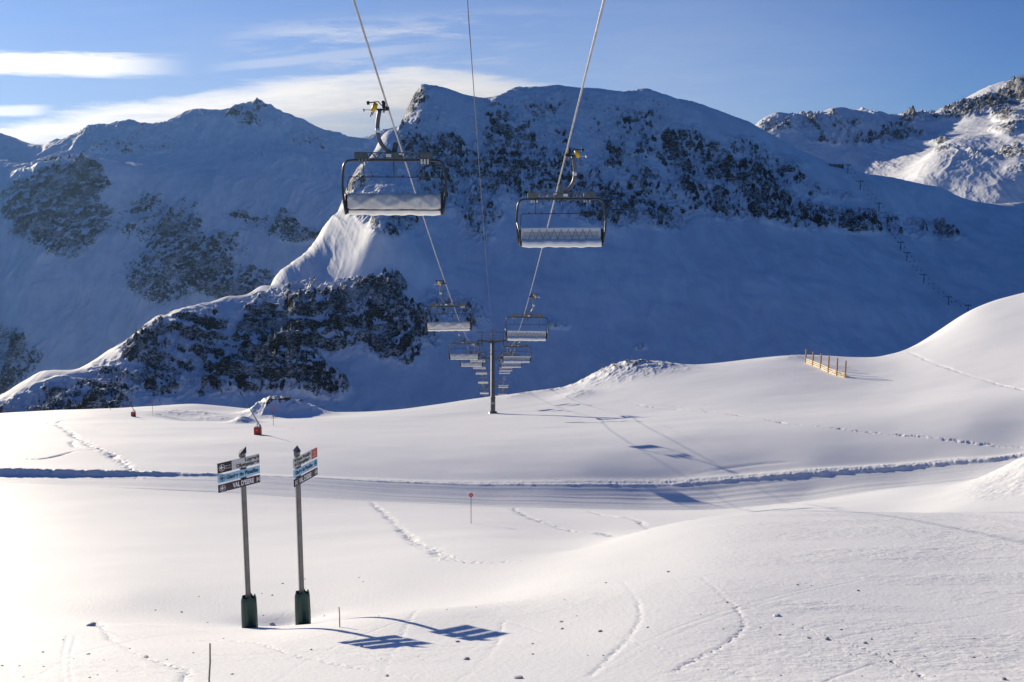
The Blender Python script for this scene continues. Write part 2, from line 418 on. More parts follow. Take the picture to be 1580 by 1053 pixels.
# ------------------------------------------------------------------ mountains
def blob(U, V, lst):
    m = np.zeros_like(U)
    for (u, v, ru, rv, w, *r) in lst:
        a = math.radians(r[0]) if r else 0
        du = (U-u)*math.cos(a) + (V-v)*math.sin(a); dv = -(U-u)*math.sin(a) + (V-v)*math.cos(a)
        e = (du/ru)**2 + (dv/rv)**2
        m = np.maximum(m, w*(1-sstep(0.25, 1.45, e)))
    return m

def build_mountain(name, pts, yc, su, sl, ur, yr, masks, mat, amp, wl, base0, seed, extra=None, warp=22, calm=(), crest=0.45, thr=1.12, terr=1.25, crag=2.0):
    P_ = [(u, v, yc(Y)) for u, v, Y in pts]
    tps = TPS(P_, su, sl, 2e-3)
    u = np.linspace(*ur); Y = np.exp(np.linspace(math.log(yr[0]), math.log(yr[1]), yr[2]))
    U, YY = np.meshgrid(u, Y)
    us, Ys = np.linspace(ur[0], ur[1], ur[2]//3), np.exp(np.linspace(math.log(yr[0]), math.log(yr[1]), yr[2]//3))
    gs = tps(*np.meshgrid(us, Ys))
    def up(a, n, ax):
        m_ = a.shape[ax]; x = np.linspace(0, m_-1, n); i = np.clip(np.floor(x).astype(int), 1, m_-3); t = x-i
        sh = (-1, 1) if ax == 0 else (1, -1); t = t.reshape(sh); T = lambda k: np.take(a, k, axis=ax)
        p0, p1, p2, p3 = T(i-1), T(i), T(i+1), T(i+2)
        return p1 + 0.5*t*(p2-p0 + t*(2*p0-5*p1+4*p2-p3 + t*(3*(p1-p2)+p3-p0)))
    g = up(up(gs, yr[2], 0), ur[2], 1)
    X, Yw, Z, V = g_to_xyz(U, YY, g)
    Z = Z.copy()
    Z0 = Z.copy(); Yc = Y[np.argmin(V + (YY < yr[0]*1.25)*500, axis=0)][None, :]
    wu = (fbm(X/(wl*1.4)+seed, Z/(wl*1.0)+Yw/(wl*2)+3, 4)-0.5)*warp*3
    wv = (fbm(X/(wl*1.4)+seed+40, Z/(wl*1.0)+Yw/(wl*2)+9, 4)-0.5)*warp*2
    rock = blob(U+wu, V+wv, masks)
    base = base0*(1-blob(U, V, calm)) if calm else base0
    a = Yw*0.75 + Z*0.8
    q = fbm(X/(wl*3)+seed, a/(wl*3), 3)
    r1 = fbm(X/(wl*0.75)+seed+q*2.5, a/(wl*1.7)+7, 6, 0.56, ridge=True)
    r2 = fbm(X/(wl*0.26)+seed, a/(wl*0.30), 6, 0.68, ridge=True)
    rib = fbm(X/(wl*0.95)+seed+3+q*1.6+(a/(wl*9)), a/(wl*5.5)+1, 4, 0.5, ridge=True)
    Z += (rib-0.4)*amp*(rock*1.15 + base*0.8)
    rock = rock*(0.55+0.6*sstep(0.14, 0.50, rib))
    Z += (q-0.5)*amp*base*2.0
    Z += (r1-0.35)*amp*(base*0.9 + rock*1.45)
    Z += (r2-0.35)*amp*0.36*(base*0.45 + rock*crag)
    # strata: cliffs and snow ledges, the beds gently tilted and broken
    tilt = (fbm(X/(wl*7)+seed, Yw/(wl*7), 2)-0.5)*0.9
    brk = fbm(X/(wl*0.8)+9, a/(wl*0.8)+seed, 5, 0.6)
    kmod = terr*(0.15+0.85*sstep(0.42, 0.62, fbm(X/(wl*2.2)+seed, a/(wl*2.2)+4, 3)))
    for h_, k_, o_ in ((wl*0.20, 0.62, 0.0), (wl*0.075, 0.62, 4.4)):
        st = (Z + tilt*X)/h_ + 3.6*brk + o_ + 1.5*fbm(X/(h_*2.2)+o_, a/(h_*2.2), 3, 0.6)
        fr = st-np.floor(st)
        Z += np.clip(rock, 0, 1.05)*(sstep(0.36, 0.64, fr)-fr)*h_*k_*kmod
    Z = Z0 + (Z-Z0)*(1-crest*np.exp(-((YY-Yc)/(0.05*Yc))**2))
    if extra is not None: Z, rock = extra(X, Yw, Z, U, V, rock)
    # rock shows where the ground is too steep to hold snow
    dzy = np.gradient(Z, axis=0)/np.gradient(Yw, axis=0); dzx = (np.gradient(Z, axis=1) - dzy*np.gradient(Yw, axis=1))/np.gradient(X, axis=1)
    sl_ = np.hypot(dzx, dzy)
    sl_[1:-1] = (sl_[:-2]+2*sl_[1:-1]+sl_[2:])/4; sl_[:, 1:-1] = (sl_[:, :-2]+2*sl_[:, 1:-1]+sl_[:, 2:])/4
    rock = np.clip(rock*1.05, 0, 1.05)*sstep(thr-0.45, thr+0.75, sl_) + sstep(0.05, 0.5, rock)*0.12 - 0.16*(1-sstep(0.1, 0.4, rock))
    grid_mesh(name, X, Yw, Z, {"rock": rock}, mat)
    return X, Yw, Z, u

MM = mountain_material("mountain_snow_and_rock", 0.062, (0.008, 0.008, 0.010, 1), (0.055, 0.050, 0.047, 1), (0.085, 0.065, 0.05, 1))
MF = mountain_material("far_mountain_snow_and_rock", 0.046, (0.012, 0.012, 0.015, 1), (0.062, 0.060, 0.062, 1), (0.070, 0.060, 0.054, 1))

m1 = [(-300,760,640),(-300,700,800),(-300,740,900),(-300,900,1400),(-300,1100,2400),
 (0,720,680),(0,650,790),(0,610,880),(0,650,960),(0,800,1400),(0,950,2400),
 (60,690,720),(60,620,830),(62,574,905),(60,620,980),(60,780,1400),(60,930,2400),
 (165,710,720),(165,640,800),(165,585,900),(165,543,1000),(165,580,1080),(165,700,1400),(165,850,2400),
 (235,640,820),(235,570,920),(235,497,1060),(235,530,1130),(235,660,1450),(235,800,2400),
 (290,700,750),(290,640,840),(290,560,960),(290,475,1100),(290,510,1180),(290,620,1500),(290,760,2400),
 (350,640,850),(350,560,970),(350,458,1160),(350,490,1240),(350,600,1550),(350,720,2400),
 (400,700,780),(400,640,850),(400,560,980),(400,490,1100),(400,449,1200),(400,443,1250),(400,480,1340),(400,580,1600),(400,700,2400),
 (425,423,1340),(425,440,1440),(450,640,860),(450,560,990),(450,495,1090),(450,455,1180),(450,446,1250),(450,402,1420),(450,430,1520),(450,540,1800),(450,680,2400),
 (500,640,870),(500,560,1000),(500,500,1090),(500,452,1170),(500,446,1240),(500,405,1370),(500,347,1570),(500,375,1660),(500,470,1900),(500,640,2400),
 (550,640,880),(550,560,1010),(550,490,1110),(550,447,1190),(550,436,1250),(550,385,1340),(550,315,1560),(550,262,1740),(550,300,1850),(550,520,2400),
 (590,640,900),(590,560,1030),(590,490,1130),(590,442,1210),(590,425,1260),(590,352,1310),(590,300,1530),(590,250,1740),(590,209,1890),(590,250,2000),(590,450,2400),
 (612,198,1920),(632,176,1970),(640,150,2010),(648,134,2040),(660,134,2045),(690,137,2060),
 (650,640,930),(650,560,1070),(650,500,1170),(650,440,1290),(650,370,1430),(650,300,1600),(650,220,1830),(650,170,2120),(650,400,2500),
 (740,640,960),(740,560,1100),(740,460,1300),(740,360,1500),(740,260,1750),(740,190,1930),(740,150,2060),(740,180,2140),(740,400,2500),
 (800,137,2080),(860,131,2080),(920,137,2085),
 (860,650,970),(860,580,1090),(860,480,1280),(860,370,1500),(860,260,1760),(860,180,1950),(860,170,2160),(860,400,2500),
 (1000,650,980),(1000,590,1090),(1000,500,1270),(1000,400,1490),(1000,290,1740),(1000,200,1950),(1000,139,2100),(1000,180,2180),(1000,400,2500),
 (1060,156,2110),(1120,176,2110),(1160,192,2105),(1120,280,1830),(1120,390,1560),(1120,500,1300),
 (1200,660,1000),(1200,600,1100),(1200,500,1310),(1200,400,1540),(1200,300,1820),(1200,250,1960),(1200,214,2100),(1200,260,2200),(1200,400,2500),
 (1250,240,2080),(1310,600,1120),(1310,500,1330),(1310,400,1590),(1310,320,1830),(1310,262,2050),(1310,300,2150),(1310,420,2500),
 (1380,275,2045),(1450,600,1150),(1450,500,1380),(1450,400,1670),(1450,330,1900),(1450,289,2040),(1450,320,2150),(1450,430,2500),
 (1580,600,1150),(1580,480,1420),(1580,400,1650),(1580,340,1880),(1580,312,2000),(1580,340,2100),(1580,430,2500),
 (1900,600,1150),(1900,480,1420),(1900,420,1650),(1900,385,1850),(1900,370,2000),(1900,395,2100),(1900,450,2500)]
m1_masks = [
 # front spur
 (60,615,70,30,.85,-20),(150,600,60,45,.75),(235,560,50,60,.9,-20),(210,520,60,22,1.0,-38),(300,500,60,30,.95,-15),(330,560,80,60,.95),(420,520,80,60,.98),
 (400,580,90,26,1.05),(500,500,90,50,.95),(560,475,70,40,1.0),(600,520,60,35,.9,20),(455,570,50,30,1.1),(500,590,45,14,1.0),(640,500,50,26,.8,15),(700,480,60,28,.6,20),
 (345,605,40,14,.8),(590,450,30,18,1.0),(110,640,60,16,1.0),(20,625,40,16,.8),
 # left shoulder of the summit
 (560,280,38,34,1.0),(650,150,22,26,1.2,-60),(632,180,14,30,1.0,20),(640,250,70,40,.85),(700,270,60,70,.8,40),(600,330,45,45,.75),(560,320,30,30,.8),
 # summit face
 (790,200,70,60,.75,30),(850,160,80,26,.9),(950,180,90,40,.72),(1010,160,70,28,.7),(780,260,60,60,.8,30),(840,250,70,70,.75,35),(900,300,80,45,.8,35),
 (740,320,40,60,.7,20),(960,240,60,50,.75),(930,320,55,28,.9,20),(1000,300,55,45,.9),(670,200,40,30,.4),
 # big dark cliffs
 (1060,235,52,40,1.1,40),(1115,262,66,36,1.1,35),(1045,295,55,36,.95),(1130,312,74,28,1.1,12),(1020,330,40,20,1.0),(1180,290,70,30,.95,30),(1210,330,70,22,.9,10),(1170,235,55,18,.7,35),
 (1260,330,90,22,.85,10),(1300,340,90,16,1.0,8),(1370,350,60,14,.85,10),(1430,365,60,10,.8,5),(1225,270,60,18,.7,30),(1290,290,50,10,.5,20),(1350,335,40,8,.9,0),
 (720,495,26,14,.7),(860,505,20,10,.5),(1000,545,10,5,.4)]
def m1_extra(X, Y, Z, U, V, rock):
    # flutes running down the sunlit flank
    fl = blob(U, V, [(500,385,100,42,1.0,-38), (570,310,45,40,.8,-45)])
    k = (X*0.86 + Y*0.28)
    Z += fl*(fbm(k/16+3, (X*0.3-Y*0.9)/170, 4, 0.55, ridge=True)-0.4)*3.2
    Z += fl*0.06*(X+230)
    Z += (fbm(X/22+5, (Y*.7+Z)/240, 4, 0.6)-0.5)*2.6
    rock = rock*(1-fl*0.75)
    # wind-carved hollows in the bowl
    bw = blob(U, V, [(900,430,330,90,1.0), (1300,440,250,90,1.0)])
    Z += bw*(fbm(X/150+2, Y/90, 4, 0.45)-0.5)*15
    return Z, rock
yc1 = lambda Y: Y if Y < 1000 else 1000 + (Y-1000)*0.80
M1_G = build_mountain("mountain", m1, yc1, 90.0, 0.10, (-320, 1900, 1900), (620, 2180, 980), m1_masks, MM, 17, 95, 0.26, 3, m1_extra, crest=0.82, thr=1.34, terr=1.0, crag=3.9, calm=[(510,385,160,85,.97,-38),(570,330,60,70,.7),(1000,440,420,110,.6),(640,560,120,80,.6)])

m2 = []
for u, row in {-400:[(640,1900),(520,2300),(420,2600),(350,2850),(300,3150),(270,3600),(230,4400),(200,4800),(250,5300)],
  0:[(640,1900),(510,2300),(410,2600),(340,2850),(285,3100),(256,3400),(235,4100),(206,4600),(250,5200)],
  60:[(640,1900),(500,2250),(400,2550),(320,2800),(256,3050),(262,3250),(238,4100),(222,4550),(250,5100)],
  130:[(640,1900),(500,2250),(400,2550),(320,2800),(251,3020),(256,3250),(225,4100),(200,4650),(250,5100)],
  185:[(640,1900),(500,2250),(400,2550),(330,2800),(262,3050),(256,3300),(220,4200),(188,4700),(240,5200)],
  235:[(640,1900),(500,2250),(400,2550),(330,2820),(275,3080),(258,3350),(225,4200),(196,4750),(240,5200)],
  290:[(640,1900),(500,2250),(400,2550),(335,2830),(288,3080),(262,3400),(215,4300),(169,4900),(220,5300)],
  350:[(640,1900),(500,2250),(400,2550),(340,2850),(290,3120),(258,3500),(215,4350),(173,4950),(220,5300)],
  400:[(640,1900),(500,2250),(410,2550),(345,2850),(295,3150),(250,3600),(205,4400),(162,5000),(215,5300)],
  440:[(640,1900),(500,2250),(410,2550),(350,2850),(300,3150),(235,3700),(215,4400),(178,5000),(225,5300)],
  480:[(640,1900),(500,2250),(415,2550),(360,2850),(310,3150),(250,3700),(225,4400),(192,4900),(235,5300)],
  545:[(640,1900),(510,2250),(420,2550),(370,2850),(320,3150),(270,3700),(240,4400),(212,4900),(240,5300)],
  610:[(640,1900),(510,2250),(430,2550),(380,2850),(330,3150),(280,3700),(235,4600),(195,5100),(230,5400)],
  720:[(640,1900),(510,2250),(430,2550),(390,2850),(350,3150),(300,3700),(280,4500),(262,5000),(280,5400)]}.items():
    m2 += [(u, v, Y) for v, Y in row]
m2_masks = [(115,268,50,18,.95,10),(60,300,80,40,.6,-40),(100,340,80,60,.65,-30),(170,340,70,30,.55),(240,330,60,40,.7,20),(130,290,40,30,.7),
 (290,380,110,55,.75,25),(350,430,100,50,.8,25),(390,330,60,12,.85,12),(440,350,70,12,.8,15),(250,420,70,60,.6),(350,360,60,20,.6,15),
 (20,570,30,50,.8),(10,540,25,40,.8),(150,200,70,16,.8),(230,202,50,14,.7),(100,215,30,14,.9),(400,172,50,20,1.0),(372,176,24,8,.9),(410,240,40,10,.3),(300,185,60,10,.3),(190,225,80,14,.5),(500,212,70,14,.6),(300,180,60,12,.5),(610,200,30,10,.7)]
m2_masks = [(a_, b_, c_, d_, e_*0.86, *r_) for (a_, b_, c_, d_, e_, *r_) in m2_masks]
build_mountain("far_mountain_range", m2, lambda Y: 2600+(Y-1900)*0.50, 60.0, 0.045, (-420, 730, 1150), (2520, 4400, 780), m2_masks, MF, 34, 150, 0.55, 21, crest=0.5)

m3 = []
for u, row in {1050:[(420,2500),(340,3000),(290,3500),(250,4000),(280,4300)],
  1165:[(420,2500),(330,3000),(270,3400),(225,3700),(190,3900),(240,4200)],
  1200:[(420,2500),(330,3000),(262,3400),(210,3700),(169,3900),(230,4200)],
  1250:[(420,2500),(330,3000),(268,3350),(215,3650),(176,3900),(230,4200)],
  1290:[(420,2500),(320,3000),(262,3350),(205,3650),(163,3900),(220,4200)],
  1330:[(420,2500),(320,2950),(262,3300),(215,3600),(172,3900),(220,4200)],
  1370:[(420,2500),(312,2850),(270,3150),(225,3500),(179,3900),(220,4200)],
  1410:[(420,2400),(300,2780),(268,2950),(250,3150),(215,3500),(183,3900),(220,4200)],
  1450:[(420,2400),(310,2700),(240,2900),(222,3000),(226,3250),(205,3600),(174,3900),(210,4200)],
  1500:[(420,2400),(320,2600),(255,2780),(212,2980),(214,3200),(195,3500),(150,3900),(190,4200)],
  1545:[(420,2400),(325,2550),(258,2730),(208,2950),(200,3200),(180,3500),(129,3900),(180,4200)],
  1580:[(420,2400),(325,2550),(250,2700),(195,2930),(185,3150),(165,3500),(122,3900),(170,4200)],
  1720:[(420,2400),(315,2550),(235,2700),(170,2930),(150,3150),(125,3500),(80,3900),(130,4200)],
  1950:[(400,2400),(300,2550),(215,2700),(150,2930),(120,3150),(95,3500),(50,3900),(100,4200)]}.items():
    m3 += [(u, v, Y) for v, Y in row]
m3_masks = [(1200,195,40,14,.6),(1290,185,60,16,.7),(1340,200,50,16,.7),(1310,210,40,14,.6),(1280,220,22,8,.8),(1380,200,45,14,.8),(1405,190,26,10,1.0),(1430,185,40,10,.9),
 (1500,165,50,18,.9,-20),(1560,150,50,26,.95,-20),(1550,190,30,12,.7),(1470,220,30,6,.5),(1540,230,60,8,.5,-5),(1570,260,30,10,.4)]
build_mountain("sunlit_mountain", m3, lambda Y: Y*0.93, 50.0, 0.045, (1040, 1960, 800), (2240, 3920, 520), m3_masks, MF, 30, 120, 0.42, 55, crest=0.12)
# ------------------------------------------------------------------ object helpers
PI = math.pi
class MB:
    def __init__(s): s.v = []; s.f = []; s.mi = []; s.sm = []; s.cur = 0
    def _add(s, vs, fs, smooth=False):
        o = len(s.v); s.v += [tuple(p) for p in vs]; s.f += [tuple(o+i for i in f) for f in fs]
        s.mi += [s.cur]*len(fs); s.sm += [smooth]*len(fs); return s
    def mat(s, i): s.cur = i; return s
    def box(s, c, d, R=None, bev=0.0):
        x, y, z = d[0]/2, d[1]/2, d[2]/2
        if bev <= 0:
            vs = [Vector((a*x, b*y, e*z)) for a in (-1, 1) for b in (-1, 1) for e in (-1, 1)]
            fs = [(0,1,3,2),(4,6,7,5),(0,4,5,1),(2,3,7,6),(0,2,6,4),(1,5,7,3)]
        else:
            bm = bmesh.new(); bmesh.ops.create_cube(bm, size=1)
            for q in bm.verts: q.co = Vector((q.co.x*2*x, q.co.y*2*y, q.co.z*2*z))
            bmesh.ops.bevel(bm, geom=bm.edges[:], offset=min(bev, x*.8, y*.8, z*.8), segments=2, affect='EDGES')
            bm.verts.index_update(); vs = [q.co.copy() for q in bm.verts]; fs = [[q.index for q in f.verts] for f in bm.faces]; bm.free()
        if R is not None: vs = [R @ p for p in vs]
        c = Vector(c); return s._add([p+c for p in vs], fs)
    def tube(s, pts, r, n=8, cap=True, smooth=True):
        pts = [Vector(p) for p in pts]; m = len(pts)
        rs = r if isinstance(r, (list, tuple)) else [r]*m
        vs = []; t0 = (pts[1]-pts[0]).normalized()
        up = Vector((0, 0, 1)) if abs(t0.z) < .9 else Vector((1, 0, 0))
        a = t0.cross(up).normalized()
        for i, p in enumerate(pts):
            t = ((pts[min(i+1, m-1)]-p).normalized() + (p-pts[max(i-1, 0)]).normalized()).normalized() if 0 < i < m-1 else ((pts[1]-pts[0]) if i == 0 else (pts[-1]-pts[-2])).normalized()
            a = (a - t*a.dot(t)).normalized(); b = t.cross(a)
            for k in range(n):
                q = 2*PI*k/n; vs.append(p + (a*math.cos(q)+b*math.sin(q))*rs[i])
        fs = [(i*n+k, i*n+(k+1) % n, (i+1)*n+(k+1) % n, (i+1)*n+k) for i in range(m-1) for k in range(n)]
        s._add(vs, fs, smooth)
        if cap:
            o = len(s.v)-len(vs); s.f += [tuple(o+k for k in reversed(range(n))), tuple(o+(m-1)*n+k for k in range(n))]
            s.mi += [s.cur]*2; s.sm += [False]*2
        return s
    def poly(s, pts, thick):
        """flat polygon (list of 3D points) pushed back along its normal"""
        pts = [Vector(p) for p in pts]; nrm = (pts[1]-pts[0]).cross(pts[2]-pts[0]).normalized()*thick; n = len(pts)
        vs = pts + [p-nrm for p in pts]
        return s._add(vs, [tuple(range(n)), tuple(reversed(range(n, 2*n)))] + [(i, n+i, n+(i+1) % n, (i+1) % n) for i in range(n)])
    def grid(s, fn, nu, nv, smooth=True):
        vs = [fn(i/(nu-1), j/(nv-1)) for j in range(nv) for i in range(nu)]
        return s._add(vs, [(j*nu+i, j*nu+i+1, (j+1)*nu+i+1, (j+1)*nu+i) for j in range(nv-1) for i in range(nu-1)], smooth)
    def build(s, name, mats, parent=None, loc=None):
        me = bpy.data.meshes.new(name); me.from_pydata(s.v, [], s.f); me.update()
        for m in (mats if isinstance(mats, (list, tuple)) else [mats]): me.materials.append(m)
        me.polygons.foreach_set("material_index", s.mi); me.polygons.foreach_set("use_smooth", s.sm)
        o = bpy.data.objects.new(name, me); COL.objects.link(o)
        if parent is not None: o.parent = parent
        if loc is not None: o.location = loc
        return o
import bmesh
def empty(name, loc=(0, 0, 0), rz=0.0):
    o = bpy.data.objects.new(name, None); COL.objects.link(o); o.location = loc; o.rotation_euler = (0, 0, rz)
    o.empty_display_size = 0.2; return o
def tag(o, label, cat, group=None):
    o["label"] = label; o["category"] = cat
    if group: o["group"] = group
    return o
def copy_tree(o, parent=None):
    kids = list(o.children); c = o.copy(); COL.objects.link(c)
    if parent is not None: c.parent = parent
    for k in kids: copy_tree(k, c)
    return c

def paint(name, col, rough=0.5, metal=0.0, var=0.12, scale=6.0, bump=0.0, spec=0.5, sub=None):
    m, nt, b = newmat(name); n = N(nt)
    tc = n.add("ShaderNodeTexCoord").outputs["Object"]
    f = n.noise(tc, scale, 5, 0.65); g = n.noise(tc, scale*6, 3, 0.6)
    f = n.m('ADD', n.m('MULTIPLY', f, 0.7), n.m('MULTIPLY', g, 0.3))
    lo = tuple(c*(1-var*1.6) for c in col)+(1,); hi = tuple(min(1, c*(1+var)) for c in col)+(1,)
    n.put(b.inputs["Base Color"], n.mix(n.ss(0.3, 0.7, f), lo, hi))
    n.put(b.inputs["Roughness"], n.m('ADD', rough-0.08, n.m('MULTIPLY', g, 0.16)))
    b.inputs["Metallic"].default_value = metal; b.inputs["Specular IOR Level"].default_value = spec
    if bump: n.put(b.inputs["Normal"], n.bump(f, bump))
    if sub: b.inputs["Transmission Weight"].default_value = 0
    return m
K = dict(
 galv=paint("galvanised_steel", (0.30, 0.31, 0.32), 0.5, 0.55, 0.15, 5), dark=paint("dark_steel", (0.035, 0.037, 0.042), 0.4, 0.3, 0.2, 5),
 hang=paint("hanger_paint", (0.17, 0.17, 0.18), 0.45, 0.2, 0.15, 4), beam=paint("beam_paint", (0.13, 0.15, 0.15), 0.55, 0.2, 0.25, 7),
 frame=paint("frame_tube", (0.07, 0.075, 0.085), 0.35, 0.4, 0.15, 4), black=paint("black_rubber", (0.012, 0.012, 0.014), 0.6, 0, 0.2, 8),
 yellow=paint("yellow_paint", (0.85, 0.50, 0.01), 0.45, 0, 0.12, 9), white=paint("white_plate", (0.78, 0.77, 0.74), 0.5, 0, 0.05, 9),
 tarp=paint("grey_tarp", (0.62, 0.62, 0.61), 0.5, 0, 0.14, 2.6, 0.02), cream=paint("cream_cushion", (0.97, 0.94, 0.88), 0.6, 0, 0.05, 3, 0.01),
 beige=paint("beige_cushion", (0.66, 0.61, 0.56), 0.7, 0, 0.10, 3), copper=paint("brass_fitting", (0.42, 0.26, 0.16), 0.5, 0.5, 0.1, 9),
 rope=paint("steel_rope", (0.42, 0.42, 0.43), 0.45, 0.6, 0.2, 3), cable=paint("black_cable", (0.10, 0.11, 0.13), 0.6, 0, 0.1, 1),
 tower=paint("tower_steel", (0.10, 0.10, 0.105), 0.55, 0.3, 0.2, 0.7), mast=paint("mast_zinc", (0.21, 0.205, 0.20), 0.55, 0.3, 0.2, 0.9),
 pole=paint("sign_pole", (0.19, 0.185, 0.18), 0.5, 0.35, 0.15, 5), green=paint("green_pad_vinyl", (0.004, 0.046, 0.038), 0.45, 0, 0.2, 5, 0.02),
 grey=paint("grey_panel", (0.62, 0.61, 0.58), 0.6, 0, 0.03, 3), blue=paint("light_blue_panel", (0.34, 0.60, 0.78), 0.6, 0, 0.04, 3),
 plum=paint("dark_plum_panel", (0.045, 0.018, 0.038), 0.5, 0, 0.1, 3), ink=paint("black_print", (0.012, 0.012, 0.014), 0.5, 0, 0.1, 3),
 navy=paint("navy_print", (0.015, 0.04, 0.08), 0.5, 0, 0.1, 3), chalk=paint("white_print", (0.80, 0.78, 0.78), 0.5, 0, 0.03, 3),
 redp=paint("red_panel", (0.52, 0.09, 0.055), 0.5, 0, 0.05, 3), red=paint("red_pad_vinyl", (0.55, 0.025, 0.02), 0.4, 0, 0.15, 3, 0.03),
 disc=paint("red_disc", (0.50, 0.03, 0.035), 0.5, 0, 0.1, 9), disc2=paint("orange_centre", (0.80, 0.22, 0.12), 0.5, 0, 0.05, 9),
 magenta=paint("pink_disc", (0.45, 0.05, 0.16), 0.5, 0, 0.1, 9),
 bamboo=paint("bamboo", (0.24, 0.20, 0.09), 0.6, 0, 0.3, 14), wood=paint("fence_wood", (0.55, 0.30, 0.11), 0.7, 0, 0.25, 5, 0.02),
 board=paint("pale_boards", (0.80, 0.66, 0.42), 0.7, 0, 0.2, 4, 0.02), far=paint("far_pylon_steel", (0.02, 0.03, 0.05), 0.6, 0, 0.1, 1),
 lance=paint("lance_aluminium", (0.24, 0.24, 0.25), 0.4, 0.4, 0.1, 3), teal=paint("teal_valve", (0.10, 0.45, 0.38), 0.4, 0, 0.1, 5),
 clump=paint("icy_grey_snow", (0.50, 0.51, 0.54), 0.6, 0, 0.12, 2, 0.03), crumb=paint("dirty_ice_crumb", (0.22, 0.22, 0.24), 0.6, 0, 0.2, 2), cube=paint("fresh_snow_block", (0.85, 0.86, 0.88), 0.6, 0, 0.03, 2, 0.03), darkwall=paint("dark_timber_wall", (0.05, 0.045, 0.045), 0.7, 0, 0.2, 0.5))

def hit(G, u, v, lo=0, hi=1e9):
    """visible point of a terrain grid at photo point (u, v)"""
    X, Y, Z, U0 = G
    j = int(np.clip(np.searchsorted(U0, u), 1, len(U0)-1)); w = (u-U0[j-1])/(U0[j]-U0[j-1])
    x = X[:,j-1]*(1-w)+X[:,j]*w; y = Y[:,j]; z = Z[:,j-1]*(1-w)+Z[:,j]*w
    m = (y >= lo) & (y <= hi); x, y, z = x[m], y[m], z[m]
    _, vv = uv_of((x, y, z))
    k = np.where(vv <= v)[0]; i = k[0] if len(k) else int(np.argmin(vv))
    if i > 0:
        t = np.clip((vv[i-1]-v)/(vv[i-1]-vv[i]+1e-9), 0, 1)
        return Vector((x[i-1]+t*(x[i]-x[i-1]), y[i-1]+t*(y[i]-y[i-1]), z[i-1]+t*(z[i]-z[i-1])))
    return Vector((x[i], y[i], z[i]))

# ------------------------------------------------------------------ the lift line
XL = lambda Y: -3.30 - 0.0185*Y
XR = lambda Y: 2.60 - 0.0172*Y
T1, T2, T3 = 200.0, 262.0, 345.0
zz = lambda v, Y, up=0.0: float(gv(v))*Y + up
_pa = [(32, zz(163, 32)), (37, zz(238, 37)), (68, zz(443, 68)), (75, zz(456, 75)), (104, zz(557.6, 104, 3.35)), (110, zz(559, 110, 3.35)),
       (140, zz(564, 140, 3.35)), (147, zz(562, 147, 3.35)), (176, zz(565, 176, 3.35)), (184, zz(567.4, 184, 3.35)), (T1, zz(529, T1)), (T1, zz(529, T1)), (T1, zz(529, T1))]
_ca = np.polyfit([p[0] for p in _pa], [p[1] for p in _pa], 3)
_zt1, _zt2, _zt3 = float(np.polyval(_ca, T1)), zz(556, T2), zz(599, T3)
def rope_z(Y):
    if Y <= T1: return float(np.polyval(_ca, Y)) if Y > 20 else float(np.polyval(_ca, 20) + (20-Y)*0.27)
    a, b, za, zb = (T1, T2, _zt1, _zt2) if Y <= T2 else (T2, T3, _zt2, _zt3)
    t = (Y-a)/(b-a)
    if Y > T3: return _zt3 - 0.3*(Y-T3)
    return za + (zb-za)*t - 4*(1.6 if Y <= T2 else 1.2)*t*(1-t)
def line_obj(name, fx, fz, r, mat, Y0, Y1, label, cat, step=4.0, grp=None):
    n = int((Y1-Y0)/step)+1; mb = MB()
    pts = [(fx(Y0+(Y1-Y0)*i/(n-1)), Y0+(Y1-Y0)*i/(n-1), fz(Y0+(Y1-Y0)*i/(n-1))) for i in range(n)]
    return tag(mb.tube(pts, r, 6).build(name, mat), label, cat, grp)
line_obj("haul_rope", XL, rope_z, 0.030, K['rope'], -30, 420, "steel rope on the left carrying the chairs with grey backs", "rope", grp="ropes of the chairlift")
line_obj("haul_rope", XR, rope_z, 0.030, K['rope'], -30, 420, "steel rope on the right carrying the chairs with cream cushions", "rope", grp="ropes of the chairlift")
XC = lambda Y: -0.50 - 0.0175*Y
_zc1 = zz(506, T1)
def comm_z(Y):
    if Y <= T1:
        t = Y/T1; return 7.5 + (_zc1-7.5)*t - 4*1.5*t*(1-t)
    a, b, za, zb = (T1, T2, _zc1, _zt2+2.5) if Y <= T2 else (T2, T3, _zt2+2.5, _zt3+2.5)
    t = (Y-a)/(b-a); return za+(zb-za)*t - 3*t*(1-t) if Y <= T3 else zb-0.3*(Y-T3)
line_obj("signal_cable", XC, comm_z, 0.010, K['cable'], -30, 400, "thin dark cable hanging between the two chairlift ropes", "cable")

